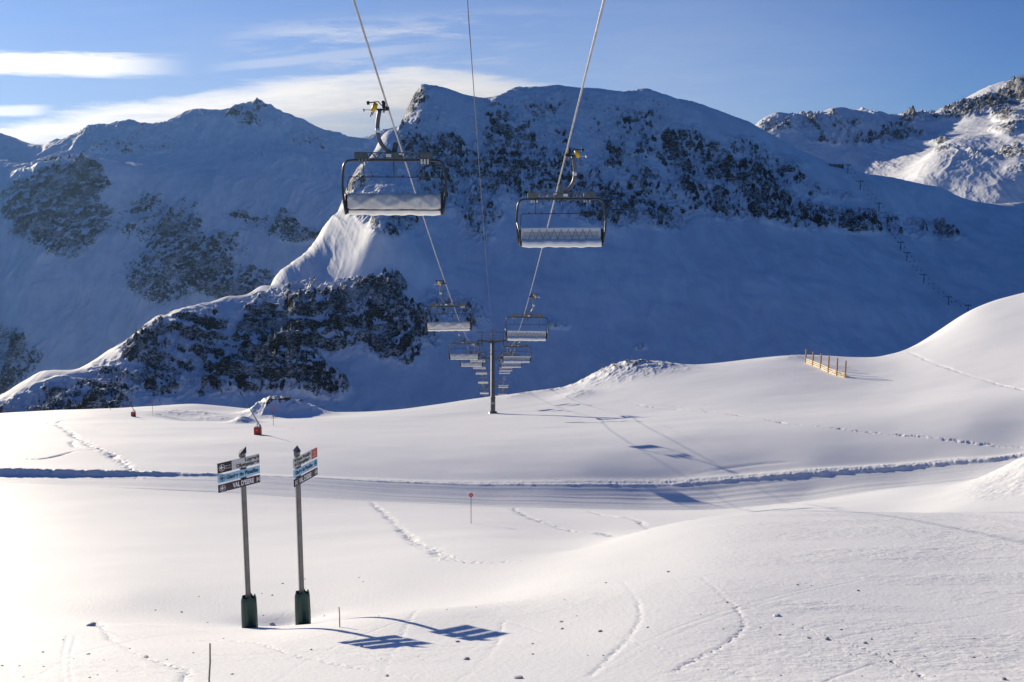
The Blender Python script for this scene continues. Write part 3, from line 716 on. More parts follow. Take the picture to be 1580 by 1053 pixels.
# ---- a six-seat chair; local origin = grip on the rope, the chair faces +Y, hanger bows to -X
def make_chair():
    root = empty("chairlift_chair")
    # grip
    g = MB(); g.box((-0.02, 0, 0.01), (0.10, 0.30, 0.13), bev=.02).box((-0.13, 0, 0.10), (0.10, 0.16, 0.20), bev=.02)
    g.tube([(-0.36, 0, -0.03), (0.0, 0, -0.03)], 0.032, 8).tube([(-0.32, 0, 0.23), (-0.20, 0, 0.10), (-0.12, 0, 0.16)], 0.022, 6)
    g.tube([(-0.14, -.1, 0.19), (-0.14, .1, 0.19)], 0.055, 10)
    go = g.build("grip", K['dark'], root)
    MB().tube([(-0.37, 0, 0.17), (-0.42, 0, 0.05), (-0.49, 0, -0.09)], [.066, .085, .066], 10).build("spring_housing", K['yellow'], go)
    MB().tube([(-0.34, 0, 0.21), (-0.58, 0, 0.18)], 0.02, 6).tube([(-0.66, 0, 0.17), (-0.58, 0, 0.175)], 0.058, 12).build("roller", K['black'], go)
    MB().tube([(-0.50, 0, -0.04), (-0.72, 0, -0.04)], 0.014, 6).tube([(-0.78, 0, -0.055), (-0.73, 0, -0.05)], 0.05, 10).build("roller", K['white'], go)
    MB().tube([(-0.10, -.05, -0.02), (-0.14, -.05, -0.13)], 0.035, 8).build("fitting", K['copper'], go)
    MB().tube([(-0.47, .03, -.10), (-0.50, .03, -0.20)], 0.022, 6).build("fitting", K['copper'], go)
    MB().tube([(-0.51, -.03, -.10), (-0.55, -.03, -0.26)], 0.016, 6).build("fitting", K['dark'], go)
    # hanger
    hp = [(-.26, -.03), (-.285, -.16), (-.32, -.34), (-.34, -.55), (-.335, -.75), (-.30, -.93), (-.22, -1.10), (-.10, -1.25), (.06, -1.36), (.20, -1.42)]
    h = MB().tube([(x, 0, z) for x, z in hp], 0.066, 12)
    ho = h.build("hanger", K['hang'], root)
    MB().tube([(-.337, 0, -.60), (-.339, 0, -.74)], 0.073, 12).build("band", K['white'], ho)
    xc = 0.16
    # crossbeam, a lattice box beam
    b = MB(); z1, z0 = -1.36, -1.54
    for y in (-.09, .09):
        b.box((xc, y, z1), (2.46, .035, .03)).box((xc, y, z0), (2.46, .035, .03))
        for sx in (-1, 1):
            for k in range(4):
                xa = .27+.14*k; q = 1 if k % 2 else -1
                b.tube([(xc+sx*xa, y, (z1+z0)/2+q*.075), (xc+sx*(xa+.14), y, (z1+z0)/2-q*.075)], .012, 5)
    for sx in (-1, 1): b.box((xc+sx*1.03, 0, (z1+z0)/2), (.40, .215, .20), bev=.015)
    b.box((xc, 0, (z1+z0)/2), (.54, .23, .21), bev=.02).box((xc+.02, .16, z1+.13), (.16, .10, .42), Matrix.Rotation(.22, 3, 'Y'), bev=.03)
    bo = b.build("crossbeam", K['beam'], root)
    for x, y, w in ((xc-.15, -.122, .17), (xc-.15, .122, .17), (xc+.22, -.122, .09), (xc+.22, .122, .09)):
        MB().box((x, y, (z1+z0)/2+(.0 if w > .1 else .05)), (w, .012, .10 if w > .1 else .05)).build("plate", K['white'], bo)
    for sx in (-1, 1):
        c = MB()
        for dx in (-.10, 0.0, .10): c.box((xc+sx*.98+dx, -.06, -1.63), (.055, .10, .17), bev=.01)
        c.build("bracket", K['white'] if sx > 0 else K['galv'], bo)
    # main frame: one bent tube, swept forward at the arm rests
    fr = MB(); pts = []
    zt = -1.60; W = 1.60
    def side(sx):
        return [(xc+sx*(W-.30), 0, zt), (xc+sx*(W-.16), 0, zt-.015), (xc+sx*(W-.07), 0, zt-.07), (xc+sx*(W-.01), 0, zt-.18), (xc+sx*(W+.03), 0, zt-.5), (xc+sx*(W+.045), .03, zt-.85), (xc+sx*(W+.02), .02, zt-1.15), (xc+sx*(W-.02), -.02, zt-1.45), (xc+sx*(W-.06), -.04, zt-1.70)]
    pts = list(reversed(side(-1))) + side(1)
    fr.tube(pts, 0.040, 10)
    for sx in (-1, 1):    # arm loops and seat side brackets
        fr.tube([(xc+sx*(W+.035), .04, zt-.80), (xc+sx*(W+.0), .25, zt-1.02), (xc+sx*(W-.03), .46, zt-1.10), (xc+sx*(W-.05), .52, zt-1.25), (xc+sx*(W-.06), .45, zt-1.55), (xc+sx*(W-.06), .0, zt-1.68)], .022, 8)
    fr.tube([(xc-W+.06, -.06, zt-1.54), (xc+W-.06, -.06, zt-1.54)], .032, 8)
    fr.tube([(xc-W+.06, .34, zt-1.66), (xc+W-.06, .34, zt-1.66)], .026, 8)
    fr.build("frame", K['frame'], root)
    # raised safety bar with foot rests
    s = MB(); zb = -2.12
    s.tube([(xc-1.50, .12, zt-.95), (xc-1.49, .16, zb-.06), (xc-1.44, .18, zb), (xc+1.44, .18, zb), (xc+1.49, .16, zb-.06), (xc+1.50, .12, zt-.95)], .017, 6)
    for x in (-.98, -.02, .96): s.tube([(xc+x, .06, zt), (xc+x, .18, zb-.02)], .014, 6)
    s.tube([(xc-.98, .18, zb), (xc-.98, .20, zb-.22)], .014, 6)
    for x in (-1.2, -.7, -.24, .26, .72, 1.2): s.box((xc+x, .18, zb+.035), (.05, .03, .05))
    s.build("safety_bar", K['dark'], root)
    # backrest: quilted roll wrapped in a tarp at the back, cream cushion in front
    HW = 1.47
    def creases(a, c, amp):
        v = 0
        for q, (f, sl, ph) in enumerate(((9, 2.0, .3), (15, -2.6, 1.9), (23, 1.2, 4.0))):
            v += (abs(math.sin(f*a + sl*c*2 + ph + .8*math.sin(5*a+q)))**6)*(1, .7, .4)[q]
        return v*amp
    bk = MB()
    def back(a, c):
        x = xc - HW + 2*HW*a; th = PI*c; zc = -2.89
        e = min(a, 1-a); pinch = 1 - .18*math.exp(-(e/.012)**2)
        return (x, -0.03 - .13*math.sin(th)*pinch - creases(a, c, .045)*math.sin(th), zc + .26*math.cos(th)*pinch)
    bk.mat(0).grid(back, 120, 17)
    def front(a, c):
        x = xc + HW - 2*HW*a; th = PI*c; e = min(a, 1-a)
        return (x, -0.03 + .055*math.sin(th)**.5, -2.89 + .26*math.cos(th))
    bk.mat(1).grid(front, 60, 13)
    for sx in (-1, 1):
        bk.mat(0).poly([(xc+sx*HW, -.03+.10*math.sin(PI*2*k/14)*(1 if k > 7 else .5), -2.89+.25*math.cos(PI*2*k/14)) for k in (range(14) if sx < 0 else reversed(range(14)))], .004)
    bo = bk.build("backrest", [K['tarp'], K['cream']], root)
    st = MB().box((xc, .032, -2.885), (2*HW-.16, .012, .20)).build("cushion_band", K['beige'], bo)
    ln = MB(); xs = [-1.24, -1.10, -.96, -.72, -.66, -.44, -.40, -.16, .14, .22, .40, .56, .66, .84, .90, 1.10, 1.18, 1.38]
    n_ = 19; zp = []
    for k in range(n_): zp.append((xc-1.20+2.40*k/(n_-1), .048, -2.70 if k % 2 else -3.06))
    for p, q in zip(zp[:-1], zp[1:]): ln.tube([p, q], .006, 4)
    ln.build("lacing", K['hang'], bo)
    # seat
    se = MB()
    prof = [(-.02, -3.06), (.10, -3.05), (.36, -3.09), (.46, -3.13), (.49, -3.20), (.475, -3.30), (.42, -3.335), (.20, -3.32), (.0, -3.27), (-.04, -3.20), (-.04, -3.10), (-.02, -3.06)]
    def seat(a, c):
        k = c*(len(prof)-1); i = min(int(k), len(prof)-2); f = k-i
        y = prof[i][0]*(1-f)+prof[i+1][0]*f; z = prof[i][1]*(1-f)+prof[i+1][1]*f
        return (xc - HW + .02 + 2*(HW-.02)*a, y, z + .014*math.sin(17*a)*math.sin(5*a+1) + .012*math.cos(12*PI*a))
    se.grid(seat, 60, 34)
    for a in (0, 1):
        ring = [seat(a, k/22) for k in range(22)]; se.poly(ring if a == 1 else ring[::-1], .004)
    se.build("seat", K['cream'], root)
    for sx in (-1, 1):
        MB().box((xc+sx*1.52, .02, -2.98), (.07, .20, .62), bev=.025).box((xc+sx*1.50, .20, -3.17), (.09, .22, .14), bev=.03).build("side_pad", K['black'], root)
    return root
chair = make_chair()
LBL = {
 'L': ["largest chair, seen from behind, hanging from the left rope nearest the camera", "second chair on the left rope, its grey back below and right of the largest one",
       "third chair on the left rope, just left of the tower head", "fourth chair on the left rope, half behind the third",
       "fifth chair on the left rope, hidden mostly by the fourth", "upper of the paired small grey-backed chairs left of the mast",
       "lower of the paired small grey-backed chairs left of the mast", "tiny grey-backed chair left of the mast, below the paired ones",
       "lowest and tiniest chair left of the mast, just above the snow ridge"],
 'R': ["largest chair with cream laced cushion facing the camera on the right rope", "second chair on the right rope, cream seat level with the tower head",
       "third chair on the right rope, overlapping the right end of the tower head", "fourth chair on the right rope, partly behind the third",
       "fifth chair on the right rope, cream seat below the fourth", "upper of the paired small cream chairs right of the mast",
       "lower of the paired small cream chairs right of the mast", "tiny cream chair right of the mast, below the paired ones",
       "lowest and tiniest chair right of the mast, just above the snow ridge"]}
PAR = [('L', 32), ('L', 68), ('L', 104), ('L', 137.5), ('L', 188), ('L', 216), ('L', 248), ('L', 284), ('L', 320),
       ('R', 37), ('R', 75), ('R', 110), ('R', 147), ('R', 184), ('R', 220), ('R', 257), ('R', 294), ('R', 331)]
cnt = {'L': 0, 'R': 0}
for i, (sd_, Y) in enumerate(PAR):
    o = chair if i == 0 else copy_tree(chair)
    o.location = ((XL if sd_ == 'L' else XR)(Y), Y, rope_z(Y)-0.02)
    o.rotation_euler = (rng.uniform(-.03, .03), rng.uniform(-.018, .018), (0.015 if sd_ == 'L' else PI+0.02)+rng.uniform(-.03, .03)) if i not in (0, 9) else (0, 0.004, 0.015 if sd_ == 'L' else PI+0.02)
    tag(o, LBL[sd_][cnt[sd_]], "chairlift chair", "six-seat chairs hanging along the lift")
    cnt[sd_] += 1

# ---- lift towers
def make_tower(u, vbase, Y, zr, label, ground_z):
    x0 = (XL(Y)+XR(Y))/2; root = empty("lift_tower", (x0, Y, ground_z)); H = zr-ground_z     # zr = rope height
    tag(root, label, "lift tower", "towers of the chairlift")
    L = lambda z: z - ground_z
    zt = zr + 0.55
    m = MB(); m.tube([(0, 0, -2.5), (0, 0, 3.2), (0, 0, 3.25), (0, 0, L(zt))], [.50, .50, .44, .37], 12)
    m.tube([(0, 0, 3.15), (0, 0, 3.35)], .56, 12).tube([(0, 0, H*.62), (0, 0, H*.62+.12)], .47, 12)
    mo = m.build("mast", K['mast'], root)
    MB().tube([(0, 0, -2.2), (0, 0, .35)], [1.0, .85], 8).build("footing", K['galv'], mo)
    MB().box((0, -.50, 2.2), (.55, .03, .40)).build("number_plate", K['white'], mo)
    l = MB()
    for sx in (-.17, .17): l.box((sx, -.56, (H-1)/2+.8), (.04, .04, H-1.4))
    k = .9
    while k < H-.6:
        l.box((0, -.56, k), (.30, .035, .035)); k += .30
    for z in (2, 6, 10, H-2): l.box((0, -.48, z), (.30, .12, .05))
    l.build("ladder", K['tower'], mo)
    a = MB(); zc = L(zt)
    a.poly([(-3.0, -.2, zc+.10), (-2.0, -.2, zc-.12), (-.55, -.2, zc-.42), (.55, -.2, zc-.42), (2.0, -.2, zc-.12), (3.0, -.2, zc+.10), (3.0, -.2, zc+.28), (.5, -.2, zc+.12), (-.5, -.2, zc+.12), (-3.0, -.2, zc+.28)], .4)
    a.build("crossarm", K['tower'], root)
    for sx, fx in ((-1, XL(Y)-x0), (1, XR(Y)-x0)):
        sh = MB(); zb = L(zr)
        sl = -0.19
        R = Matrix.Rotation(math.atan(sl), 3, 'X')
        sh.box((fx, 0, zb-.28), (.10, 4.0, .16), R).box((fx, 0, zb+.25), (.16, .5, .9))
        so = sh.build("sheave_train", K['tower'], root)
        for q in range(8):
            y = -1.9+3.8*q/7
            MB().tube([(fx-.06, y, zb-.22+y*sl), (fx+.06, y, zb-.22+y*sl)], .20, 14).build("sheave", K['black'], so)
        w = MB(); xw = fx-sx*.55
        w.box((xw, 0, zb-.62), (.62, 4.4, .05), R)
        for px in (-.3, .3):
            for y in (-2.1, -.7, .7, 2.1): w.box((xw+px, y, zb-.10+y*sl), (.04, .04, 1.05))
            for hz in (-.05, .42): w.box((xw+px, 0, zb+hz), (.035, 4.4, .035), R)
        for y in (-2.1, 2.1):
            for hz in (-.05, .42): w.box((xw, y, zb+hz+y*sl), (.62, .035, .035))
        w.build("walkway", K['tower'], root)
    f = MB(); top = zc + 1.75
    for sx in (-2.15, 2.15): f.box((sx, 0, (zc-.9+top)/2), (.14, .14, top-zc+.9)).box((sx, 0, zc-.05), (.3, .5, .3))
    f.box((0.1, 0, top+.06), (7.0, .16, .16))
    for hz in (.55, 1.05): f.box((0, -.12, zc+hz), (4.2, .04, .04))
    for x in (-1.4, -.7, 0, .7, 1.4): f.box((x, -.12, zc+.6), (.04, .04, 1.0))
    f.tube([(0, 0, zc), (0, 0, top+.35)], .07, 6).box((0, 0, top+.42), (.6, .3, .16)).tube([(-.5, 0, zc+.1), (-.1, 0, top)], .04, 5).tube([(.5, 0, zc+.1), (.1, 0, top)], .04, 5)
    f.build("lifting_frame", K['tower'], root)
    return root
make_tower(760, 638, T1, rope_z(T1), "tall grey steel tower with black cross head, standing on the near snow ridge", zz(638, T1))
make_tower(760, 620, T2, rope_z(T2), "second tower, mostly hidden behind the near mast, only its cross head showing", zz(632, T2)-3)
make_tower(760, 640, T3, rope_z(T3), "third and farthest tower down the line, a short dark arm beside the mast foot", rope_z(T3)-16)

# ------------------------------------------------------------------ direction signs
def text_obj(txt, h, w, x0, z0, mat, parent, name="lettering", bold=0.0, align='LEFT', y=-0.022):
    cu = bpy.data.curves.new("t", 'FONT'); cu.body = txt; cu.size = 1.0; cu.extrude = 0.002/h; cu.offset = bold
    to = bpy.data.objects.new("t", cu)
    COL.objects.link(to); bpy.context.view_layer.update()
    me = bpy.data.meshes.new_from_object(to.evaluated_get(bpy.context.evaluated_depsgraph_get()))
    bpy.data.objects.remove(to); bpy.data.curves.remove(cu)
    xs = [v.co.x for v in me.vertices]; sx = w/(max(xs)-min(xs)); sz = h/0.70; mn = min(xs)
    for v in me.vertices:
        x, yy_, zz_ = v.co; v.co = (x0+(x-mn)*sx, y - zz_*0.3*h, z0+yy_*sz)
    me.materials.clear(); me.materials.append(mat)
    o = bpy.data.objects.new(name, me); COL.objects.link(o); o.parent = parent; return o
def arrow_icon(cx, cz, r, mat, parent, flip=1):
    m = MB(); n_ = 28; y0 = -.022
    for k in range(n_):
        a, b = 2*PI*k/n_, 2*PI*(k+1)/n_
        P_ = lambda t, q: (cx+q*math.cos(t), y0, cz+q*math.sin(t))
        m.poly([P_(a, r*.88), P_(a, r), P_(b, r), P_(b, r*.88)][::-1], .004)
    f = flip
    pts = [(-.72, 0), (-.02, .66), (.22, .50), (-.16, .15), (.66, .15), (.66, -.15), (-.16, -.15), (.22, -.50), (-.02, -.66)]
    pts = [(cx+f*px*r, y0, cz+pz*r) for px, pz in pts]
    m.poly(pts if f < 0 else pts[::-1], .004)
    return m.build("arrow", mat, parent)
def lift_icon(cx, cz, r, mat, parent, style=0):
    m = MB(); n_ = 20; y0 = -.022
    P_ = lambda t, q, c=(cx, cz): (c[0]+q*math.cos(t), y0, c[1]+q*math.sin(t))
    for k in range(n_):
        a, b = 2*PI*k/n_, 2*PI*(k+1)/n_
        m.poly([P_(a, r*.82), P_(a, r), P_(b, r), P_(b, r*.82)][::-1], .004)
    if style == 0:
        m.poly([(cx-.45*r, y0, cz-.1*r), (cx+.1*r, y0, cz+.75*r), (cx+.7*r, y0, cz+.2*r), (cx+.45*r, y0, cz-.45*r)], .004)
    else:
        m.poly([(cx-.5*r, y0, cz-.5*r), (cx-.5*r, y0, cz+.1*r), (cx+.5*r, y0, cz+.1*r), (cx+.5*r, y0, cz-.5*r)], .004)
        m.poly([(cx-.5*r, y0, cz+.35*r), (cx-.5*r, y0, cz+.5*r), (cx+.5*r, y0, cz+.5*r), (cx+.5*r, y0, cz+.35*r)], .004)
    return m.build("symbol", mat, parent)
def badge(cx, cz, s, mat, parent):
    m = MB(); y0 = -.022
    for i, j in ((-1, 1), (1, 1), (-1, 0), (1, -1), (0, 0), (-1, -1)):
        x, z = cx+i*s*.32, cz+j*s*.34; q = s*.15
        m.poly([(x-q, y0, z-q), (x-q*.6, y0, z+q), (x+q, y0, z+q*.8), (x+q*.7, y0, z-q)][::-1], .004)
    m.poly([(cx-s*.42, y0, cz-s*.04), (cx-s*.42, y0, cz+s*.05), (cx+s*.42, y0, cz+s*.05), (cx+s*.42, y0, cz-s*.04)][::-1], .004)
    return m.build("emblem", mat, parent)
def sign_post(base, Hs, ang, kind, label):
    root = empty("direction_sign", base); tag(root, label, "sign", "piste direction signs")
    MB().box((0, 0, Hs/2-.2), (.125, .125, Hs+.4), Matrix.Rotation(.5, 3, 'Z'), bev=.02).build("pole", K['pole'], root)
    pd = MB()
    def rim(t_): return .88 + .05*abs(math.sin(2.0*t_+.9)) + .025*math.sin(5*t_)
    def pad(a, c):
        t = 2*PI*a; k = 1 + .05*math.cos(3*t+.6)
        r = (.195 + .012*math.sin(PI*c))*k + .004*math.sin(13*t+c*3)
        if c > .92: r -= (c-.92)*.35
        return (r*math.cos(t)+.01, r*math.sin(t), -.35 + c*(rim(t)+.35))
    pd.grid(pad, 61, 26)
    def inner(a, c):
        t = -2*PI*a
        r = (.17 - .09*c)*(1 + .05*math.cos(3*t+.6)); return (r*math.cos(t)+.01, r*math.sin(t), rim(t)-.004-.13*c)
    pd.grid(inner, 61, 4)
    po = pd.build("foot_pad", K['green'], root)
    MB().box((.03, -.075, .78), (.14, .03, .05), bev=.01).build("strap", K['disc2'] if kind else K['white'], po)
    brd = empty("panel_bracket"); 
    bpy.data.objects.remove(brd)
    R = Matrix.Rotation(ang, 3, 'Z')
    cap = MB().box((0, 0, Hs+.05), (.14, .12, .12), R, bev=.01)
    e = R @ Vector((1, 0, 0)); f = R @ Vector((0, -1, 0))
    c0 = Vector((0, 0, Hs+.10))
    cap.poly([c0-e*.14+f*.08, c0+e*.08+f*.08, c0+e*.20-f*.10+Vector((0, 0, .12)), c0-e*.02-f*.10+Vector((0, 0, .04))], .012)
    cap.poly([c0-e*.14+f*.08, c0-e*.02-f*.10+Vector((0, 0, .04)), c0+e*.0-f*.08-Vector((0, 0, .05)), c0-e*.08+f*.08-Vector((0, 0, .05))], .012)
    cap.build("cap", K['pole'], root)
    xa, xb = (-.80, .46) if kind == 0 else (-.34, .90)
    rows = [('grey', Hs-.262, .262), ('blue', Hs-.518, .205), ('plum', Hs-.768, .205)]
    for r_, (mt, z0, hh) in enumerate(rows):
        mb = MB().box(((xa+xb)/2, 0, hh/2), (xb-xa, .024, hh), bev=.004)
        p = mb.build("panel", K[mt], root); p.location = R @ Vector((0, -.085, 0)) + Vector((0, 0, z0)); p.rotation_euler = (0, 0, ang)
        p["label"] = ("grey top panel", "light blue middle panel", "dark plum bottom panel")[r_]
        yF = -.022
        if kind == 0:
            if r_ == 0:
                MB().box((xa+.205, -.0145, hh/2), (.41, .006, hh-.004)).build("corner_field", K['ink'], p)
                arrow_icon(xa+.115, .135, .088, K['chalk'], p)
                text_obj("Piste de", .034, .155, xa+.215, .145, K['chalk'], p); text_obj("Descente", .034, .19, xa+.195, .085, K['chalk'], p)
                text_obj("Loyes", .088, .33, xb-.445, .152, K['ink'], p, bold=.03); lift_icon(xb-.06, .195, .042, K['ink'], p)
                text_obj("Olympique", .088, .60, xb-.715, .036, K['ink'], p, bold=.03); lift_icon(xb-.06, .08, .042, K['ink'], p, 1)
            elif r_ == 1:
                arrow_icon(xa+.125, .107, .082, K['navy'], p)
                text_obj("Glacier du Pissaillas", .100, .96, xa+.24, .062, K['navy'], p, bold=.03)
            else:
                arrow_icon(xa+.115, .105, .084, K['chalk'], p)
                text_obj("VAL D'ISERE", .122, .64, xa+.41, .050, K['chalk'], p, bold=.035); badge(xb-.07, .108, .115, K['chalk'], p)
                MB().box((xa+.26, -.016, .012), (.035, .006, .012)).build("mark", K['chalk'], p)
        else:
            if r_ == 0:
                MB().box((xb-.15, -.0145, hh/2), (.30, .006, hh-.004)).build("corner_field", K['redp'], p)
                text_obj("Piste", .03, .11, xb-.21, .175, K['chalk'], p); text_obj("OK", .04, .08, xb-.19, .115, K['chalk'], p); text_obj("Descente", .03, .20, xb-.25, .06, K['chalk'], p)
                text_obj("Font Froide", .088, .74, xa+.14, .152, K['ink'], p, bold=.03); lift_icon(xa+.07, .195, .042, K['ink'], p)
                text_obj("Olympique", .088, .70, xa+.14, .036, K['ink'], p, bold=.03); lift_icon(xa+.07, .08, .042, K['ink'], p, 1)
            elif r_ == 1:
                text_obj("Glacier du Pissaillas", .100, .90, xa+.06, .062, K['navy'], p, bold=.03); arrow_icon(xb-.11, .107, .075, K['navy'], p, -1)
            else:
                badge(xa+.09, .108, .115, K['chalk'], p); text_obj("VAL D'ISERE", .122, .64, xa+.23, .050, K['chalk'], p, bold=.035); arrow_icon(xb-.11, .107, .075, K['chalk'], p, -1)
    for z0 in (Hs-.285, Hs-.53, Hs-.14, Hs-.40, Hs-.66):
        pass
    c = MB()
    for z0 in (Hs-.285, Hs-.53): c.box((0, 0, z0), (.135, .14, .06), R)
    c.build("clamp", K['dark'], root)
    return root
NG = NEAR_G
b1 = at(385, 970, 25.0); b2 = at(467, 962, 25.6)
def gz(G, p):
    """ground height under a point"""
    X, Y, Z, U0 = G
    j0 = np.searchsorted(Y[:,0], p[1]); j0 = int(np.clip(j0, 1, len(Y)-1)); j = j0
    row = X[j]; i = int(np.clip(np.searchsorted(row, p[0]), 1, len(row)-1)); 
    w = (p[0]-row[i-1])/(row[i]-row[i-1]); t = (p[1]-Y[j-1,0])/(Y[j,0]-Y[j-1,0])
    return float((Z[j,i-1]*(1-w)+Z[j,i]*w)*t + (Z[j-1,i-1]*(1-w)+Z[j-1,i]*w)*(1-t))
sign_post(b1, (at(377, 705, 25.0)-b1).z, math.radians(49.5), 0, "left of the two signs, grey panel reading Loyes and Olympique, on a green padded pole")
sign_post(b2, (at(459, 703, 25.6)-b2).z, math.radians(72), 1, "right of the two signs, turned edge-on, with a red field on its top panel")

# ------------------------------------------------------------------ markers
def stake(u, v, h, style, label, r=.02, lo=5, hi=330):
    p = hit(NG, u, v, lo, hi); root = empty("piste_marker", p); tag(root, label, "marker pole", "piste marker poles")
    MB().tube([(0, 0, -.4), (0, 0, h)], r, 6).build("pole", K['pole'], root)
    c = MB(); n_ = 20; rr = .145*(h/2.0) if style < 2 else .17*(h/2.0)
    if style < 2: c.tube([(0, -.05, h), (0, -.02, h)], rr, 20)
    else: c.box((0, -.035, h), (rr*1.5, .03, rr*1.5), Matrix.Rotation(PI/4, 3, 'Y'))
    d = c.build("disc", K['disc'] if style < 2 else K['magenta'], root)
    if style < 2: MB().tube([(0, -.058, h), (0, -.045, h)], rr*.5, 14).build("number_field", K['disc2'], d)
    return root
p_ = hit(NG, 727, 808, 45, 100)
stake(727, 808, (at(727, 764, p_.y)-p_).z, 0, "red disc marker on a thin pole just below the groomed track", .024, 45, 100)
p_ = hit(NG, 422, 657, 100, 200)
stake(422, 657, (at(422, 631, p_.y)-p_).z, 0, "small red disc marker in front of the rocky knoll", .035, 100, 200)
p_ = hit(NG, 236, 641, 150, 262)
stake(236, 641, (at(236, 620, p_.y)-p_).z, 2, "tiny pink diamond marker on the far snow edge, right of the small snow gun", .035, 150, 262)
def cane(u, v, vt, dx, label, mat, r=.011, lo=5, hi=60):
    p = hit(NG, u, v, lo, hi); t = at(u+dx, vt, p.y)-p
    mb = MB().tube([Vector((0, 0, -.3)), t*.33, t*.66 + Vector((.008, 0, 0)), t], [r, r, r*.95, r*.8], 6)
    o = mb.build("bamboo_cane", mat, None, p); tag(o, label, "cane"); return o
cane(525, 968, 937, -2, "short bamboo cane between the right sign and the sign shadows", K['bamboo'], .013)
cane(322, 1075, 993, 2, "bamboo cane cut off by the bottom edge of the photo", K['bamboo'], .012, 5, 25)

# ------------------------------------------------------------------ snow guns
def snow_gun(u, v, ut, vt, s, label, lo, hi, dz=0.0):
    p = hit(NG, u, v, lo, hi) + Vector((0, 0, dz)); root = empty("snow_gun", p); tag(root, label, "snow gun", "snow guns on the ridge")
    m = MB().box((0, 0, .50*s), (1.0*s, .9*s, 1.35*s), bev=.09*s).build("padded_base", K['red'], root)
    MB().box((0, 0, 1.19*s), (.86*s, .78*s, .05*s), bev=.02*s).build("lid", K['galv'], m)
    MB().tube([(-.02, -.452*s, .78*s), (-.02, -.47*s, .78*s)], .12*s, 12).build("badge", K['disc2'], m)
    MB().tube([(-.05*s, -.1*s, 1.1*s), (-.02*s, -.1*s, 1.7*s)], .05*s, 8).box((-.02*s, -.1*s, 1.62*s), (.2*s, .08*s, .12*s)).build("valve", K['teal'], root)
    a = Vector((.42*s, .05, 1.15*s)); t = at(ut, vt, p.y+1.5)-p
    q = [a.lerp(t, k/6) for k in range(7)]
    lo_ = MB().tube(q, [.085*s, .08*s, .07*s, .06*s, .05*s, .045*s, .04*s], 8).build("lance", K['lance'], root)
    d = (t-a).normalized()
    MB().tube([t-d*.25*s, t+d*.35*s], [.08*s, .10*s], 8).box(t+d*.35*s, (.22*s, .22*s, .12*s)).build("nozzle_head", K['dark'], lo_)
    MB().box((.40*s, .05, 1.25*s), (.16*s, .25*s, .5*s), bev=.02).build("pivot", K['galv'], root)
    return root
snow_gun(398, 671, 372, 608, 1.0, "snow gun with a red padded box, in front of the rocky knoll, long leaning lance", 100, 185)
snow_gun(206, 643, 187, 601, .78, "smaller snow gun with red box on the far snow edge at the left", 150, 262)
snow_gun(176, 642, 156, 605, .7, "snow gun hidden behind the snow edge, only its faint lance rising", 215, 300, -3.0)

# ------------------------------------------------------------------ snow fence on the right-hand ridge
fp = [(1243, 560, 539), (1254, 564, 543), (1266, 569, 546), (1278, 575, 550), (1291, 580, 553), (1304, 583, 557)]
pts = []
Ya, Yb = 236.0, 205.0
for k, (u, v, vt) in enumerate(fp):
    q = hit(NG, u, v, 150, 262); pts.append((q, u, vt))
root = empty("snow_fence", pts[2][0]); tag(root, "low wooden snow fence with six orange posts and pale boards on the ridge at right", "fence")
o0 = pts[2][0]
for q, u, vt in pts:
    top = at(u, vt, q.y).z - q.z
    MB().box((0, 0, top/2-.4), (.30, .22, top+.8), Matrix.Rotation(.3, 3, 'Z'), bev=.03).build("post", K['wood'], root, q-o0)
for (q, _, _), (r_, _, _) in zip(pts[:-1], pts[1:]):
    for h0, w in ((.12, .26), (.50, .24), (.90, .22)):
        a, b = q-o0+Vector((0, -.18, h0)), r_-o0+Vector((0, -.18, h0)); d = b-a; L_ = d.length
        R = d.to_track_quat('X', 'Z').to_matrix()
        MB().box((a+b)/2, (L_+.3, .05, w), R).build("board", K['board'], root)
    a, b = q-o0+Vector((0, -.25, .05)), r_-o0+Vector((0, -.25, 1.1)); d = b-a
    MB().box((a+b)/2, (d.length, .05, .14), d.to_track_quat('X', 'Z').to_matrix()).build("brace", K['board'], root)

# ------------------------------------------------------------------ clumps of snow thrown over the foreground
def clump_mesh(seed):
    bm = bmesh.new(); bmesh.ops.create_icosphere(bm, subdivisions=3, radius=1.0); r_ = random.Random(seed)
    dirs = [Vector((r_.gauss(0, 1), r_.gauss(0, 1), r_.gauss(0, 1))).normalized() for _ in range(9)]; lim = [r_.uniform(.55, .95) for _ in dirs]
    for v in bm.verts:
        p = v.co.copy()
        for d, l in zip(dirs, lim):
            k = p.dot(d)
            if k > l: p -= d*(k-l)*.85
        p += v.co*0.06*math.sin(7*v.co.x+seed)*math.sin(8*v.co.y+2)*math.cos(6*v.co.z)
        p.z = max(p.z*.8, -.35); v.co = p
    me = bpy.data.meshes.new("snow_clump"); bm.to_mesh(me); bm.free()
    for f in me.polygons: f.use_smooth = True
    me.materials.append(K['clump']); return me
CM = [clump_mesh(k) for k in range(6)]
CS = [clump_mesh(k+10) for k in range(4)]
for m_ in CS: m_.materials.clear(); m_.materials.append(K['crumb'])
CB = clump_mesh(3); CB.materials.clear(); CB.materials.append(K['cube'])
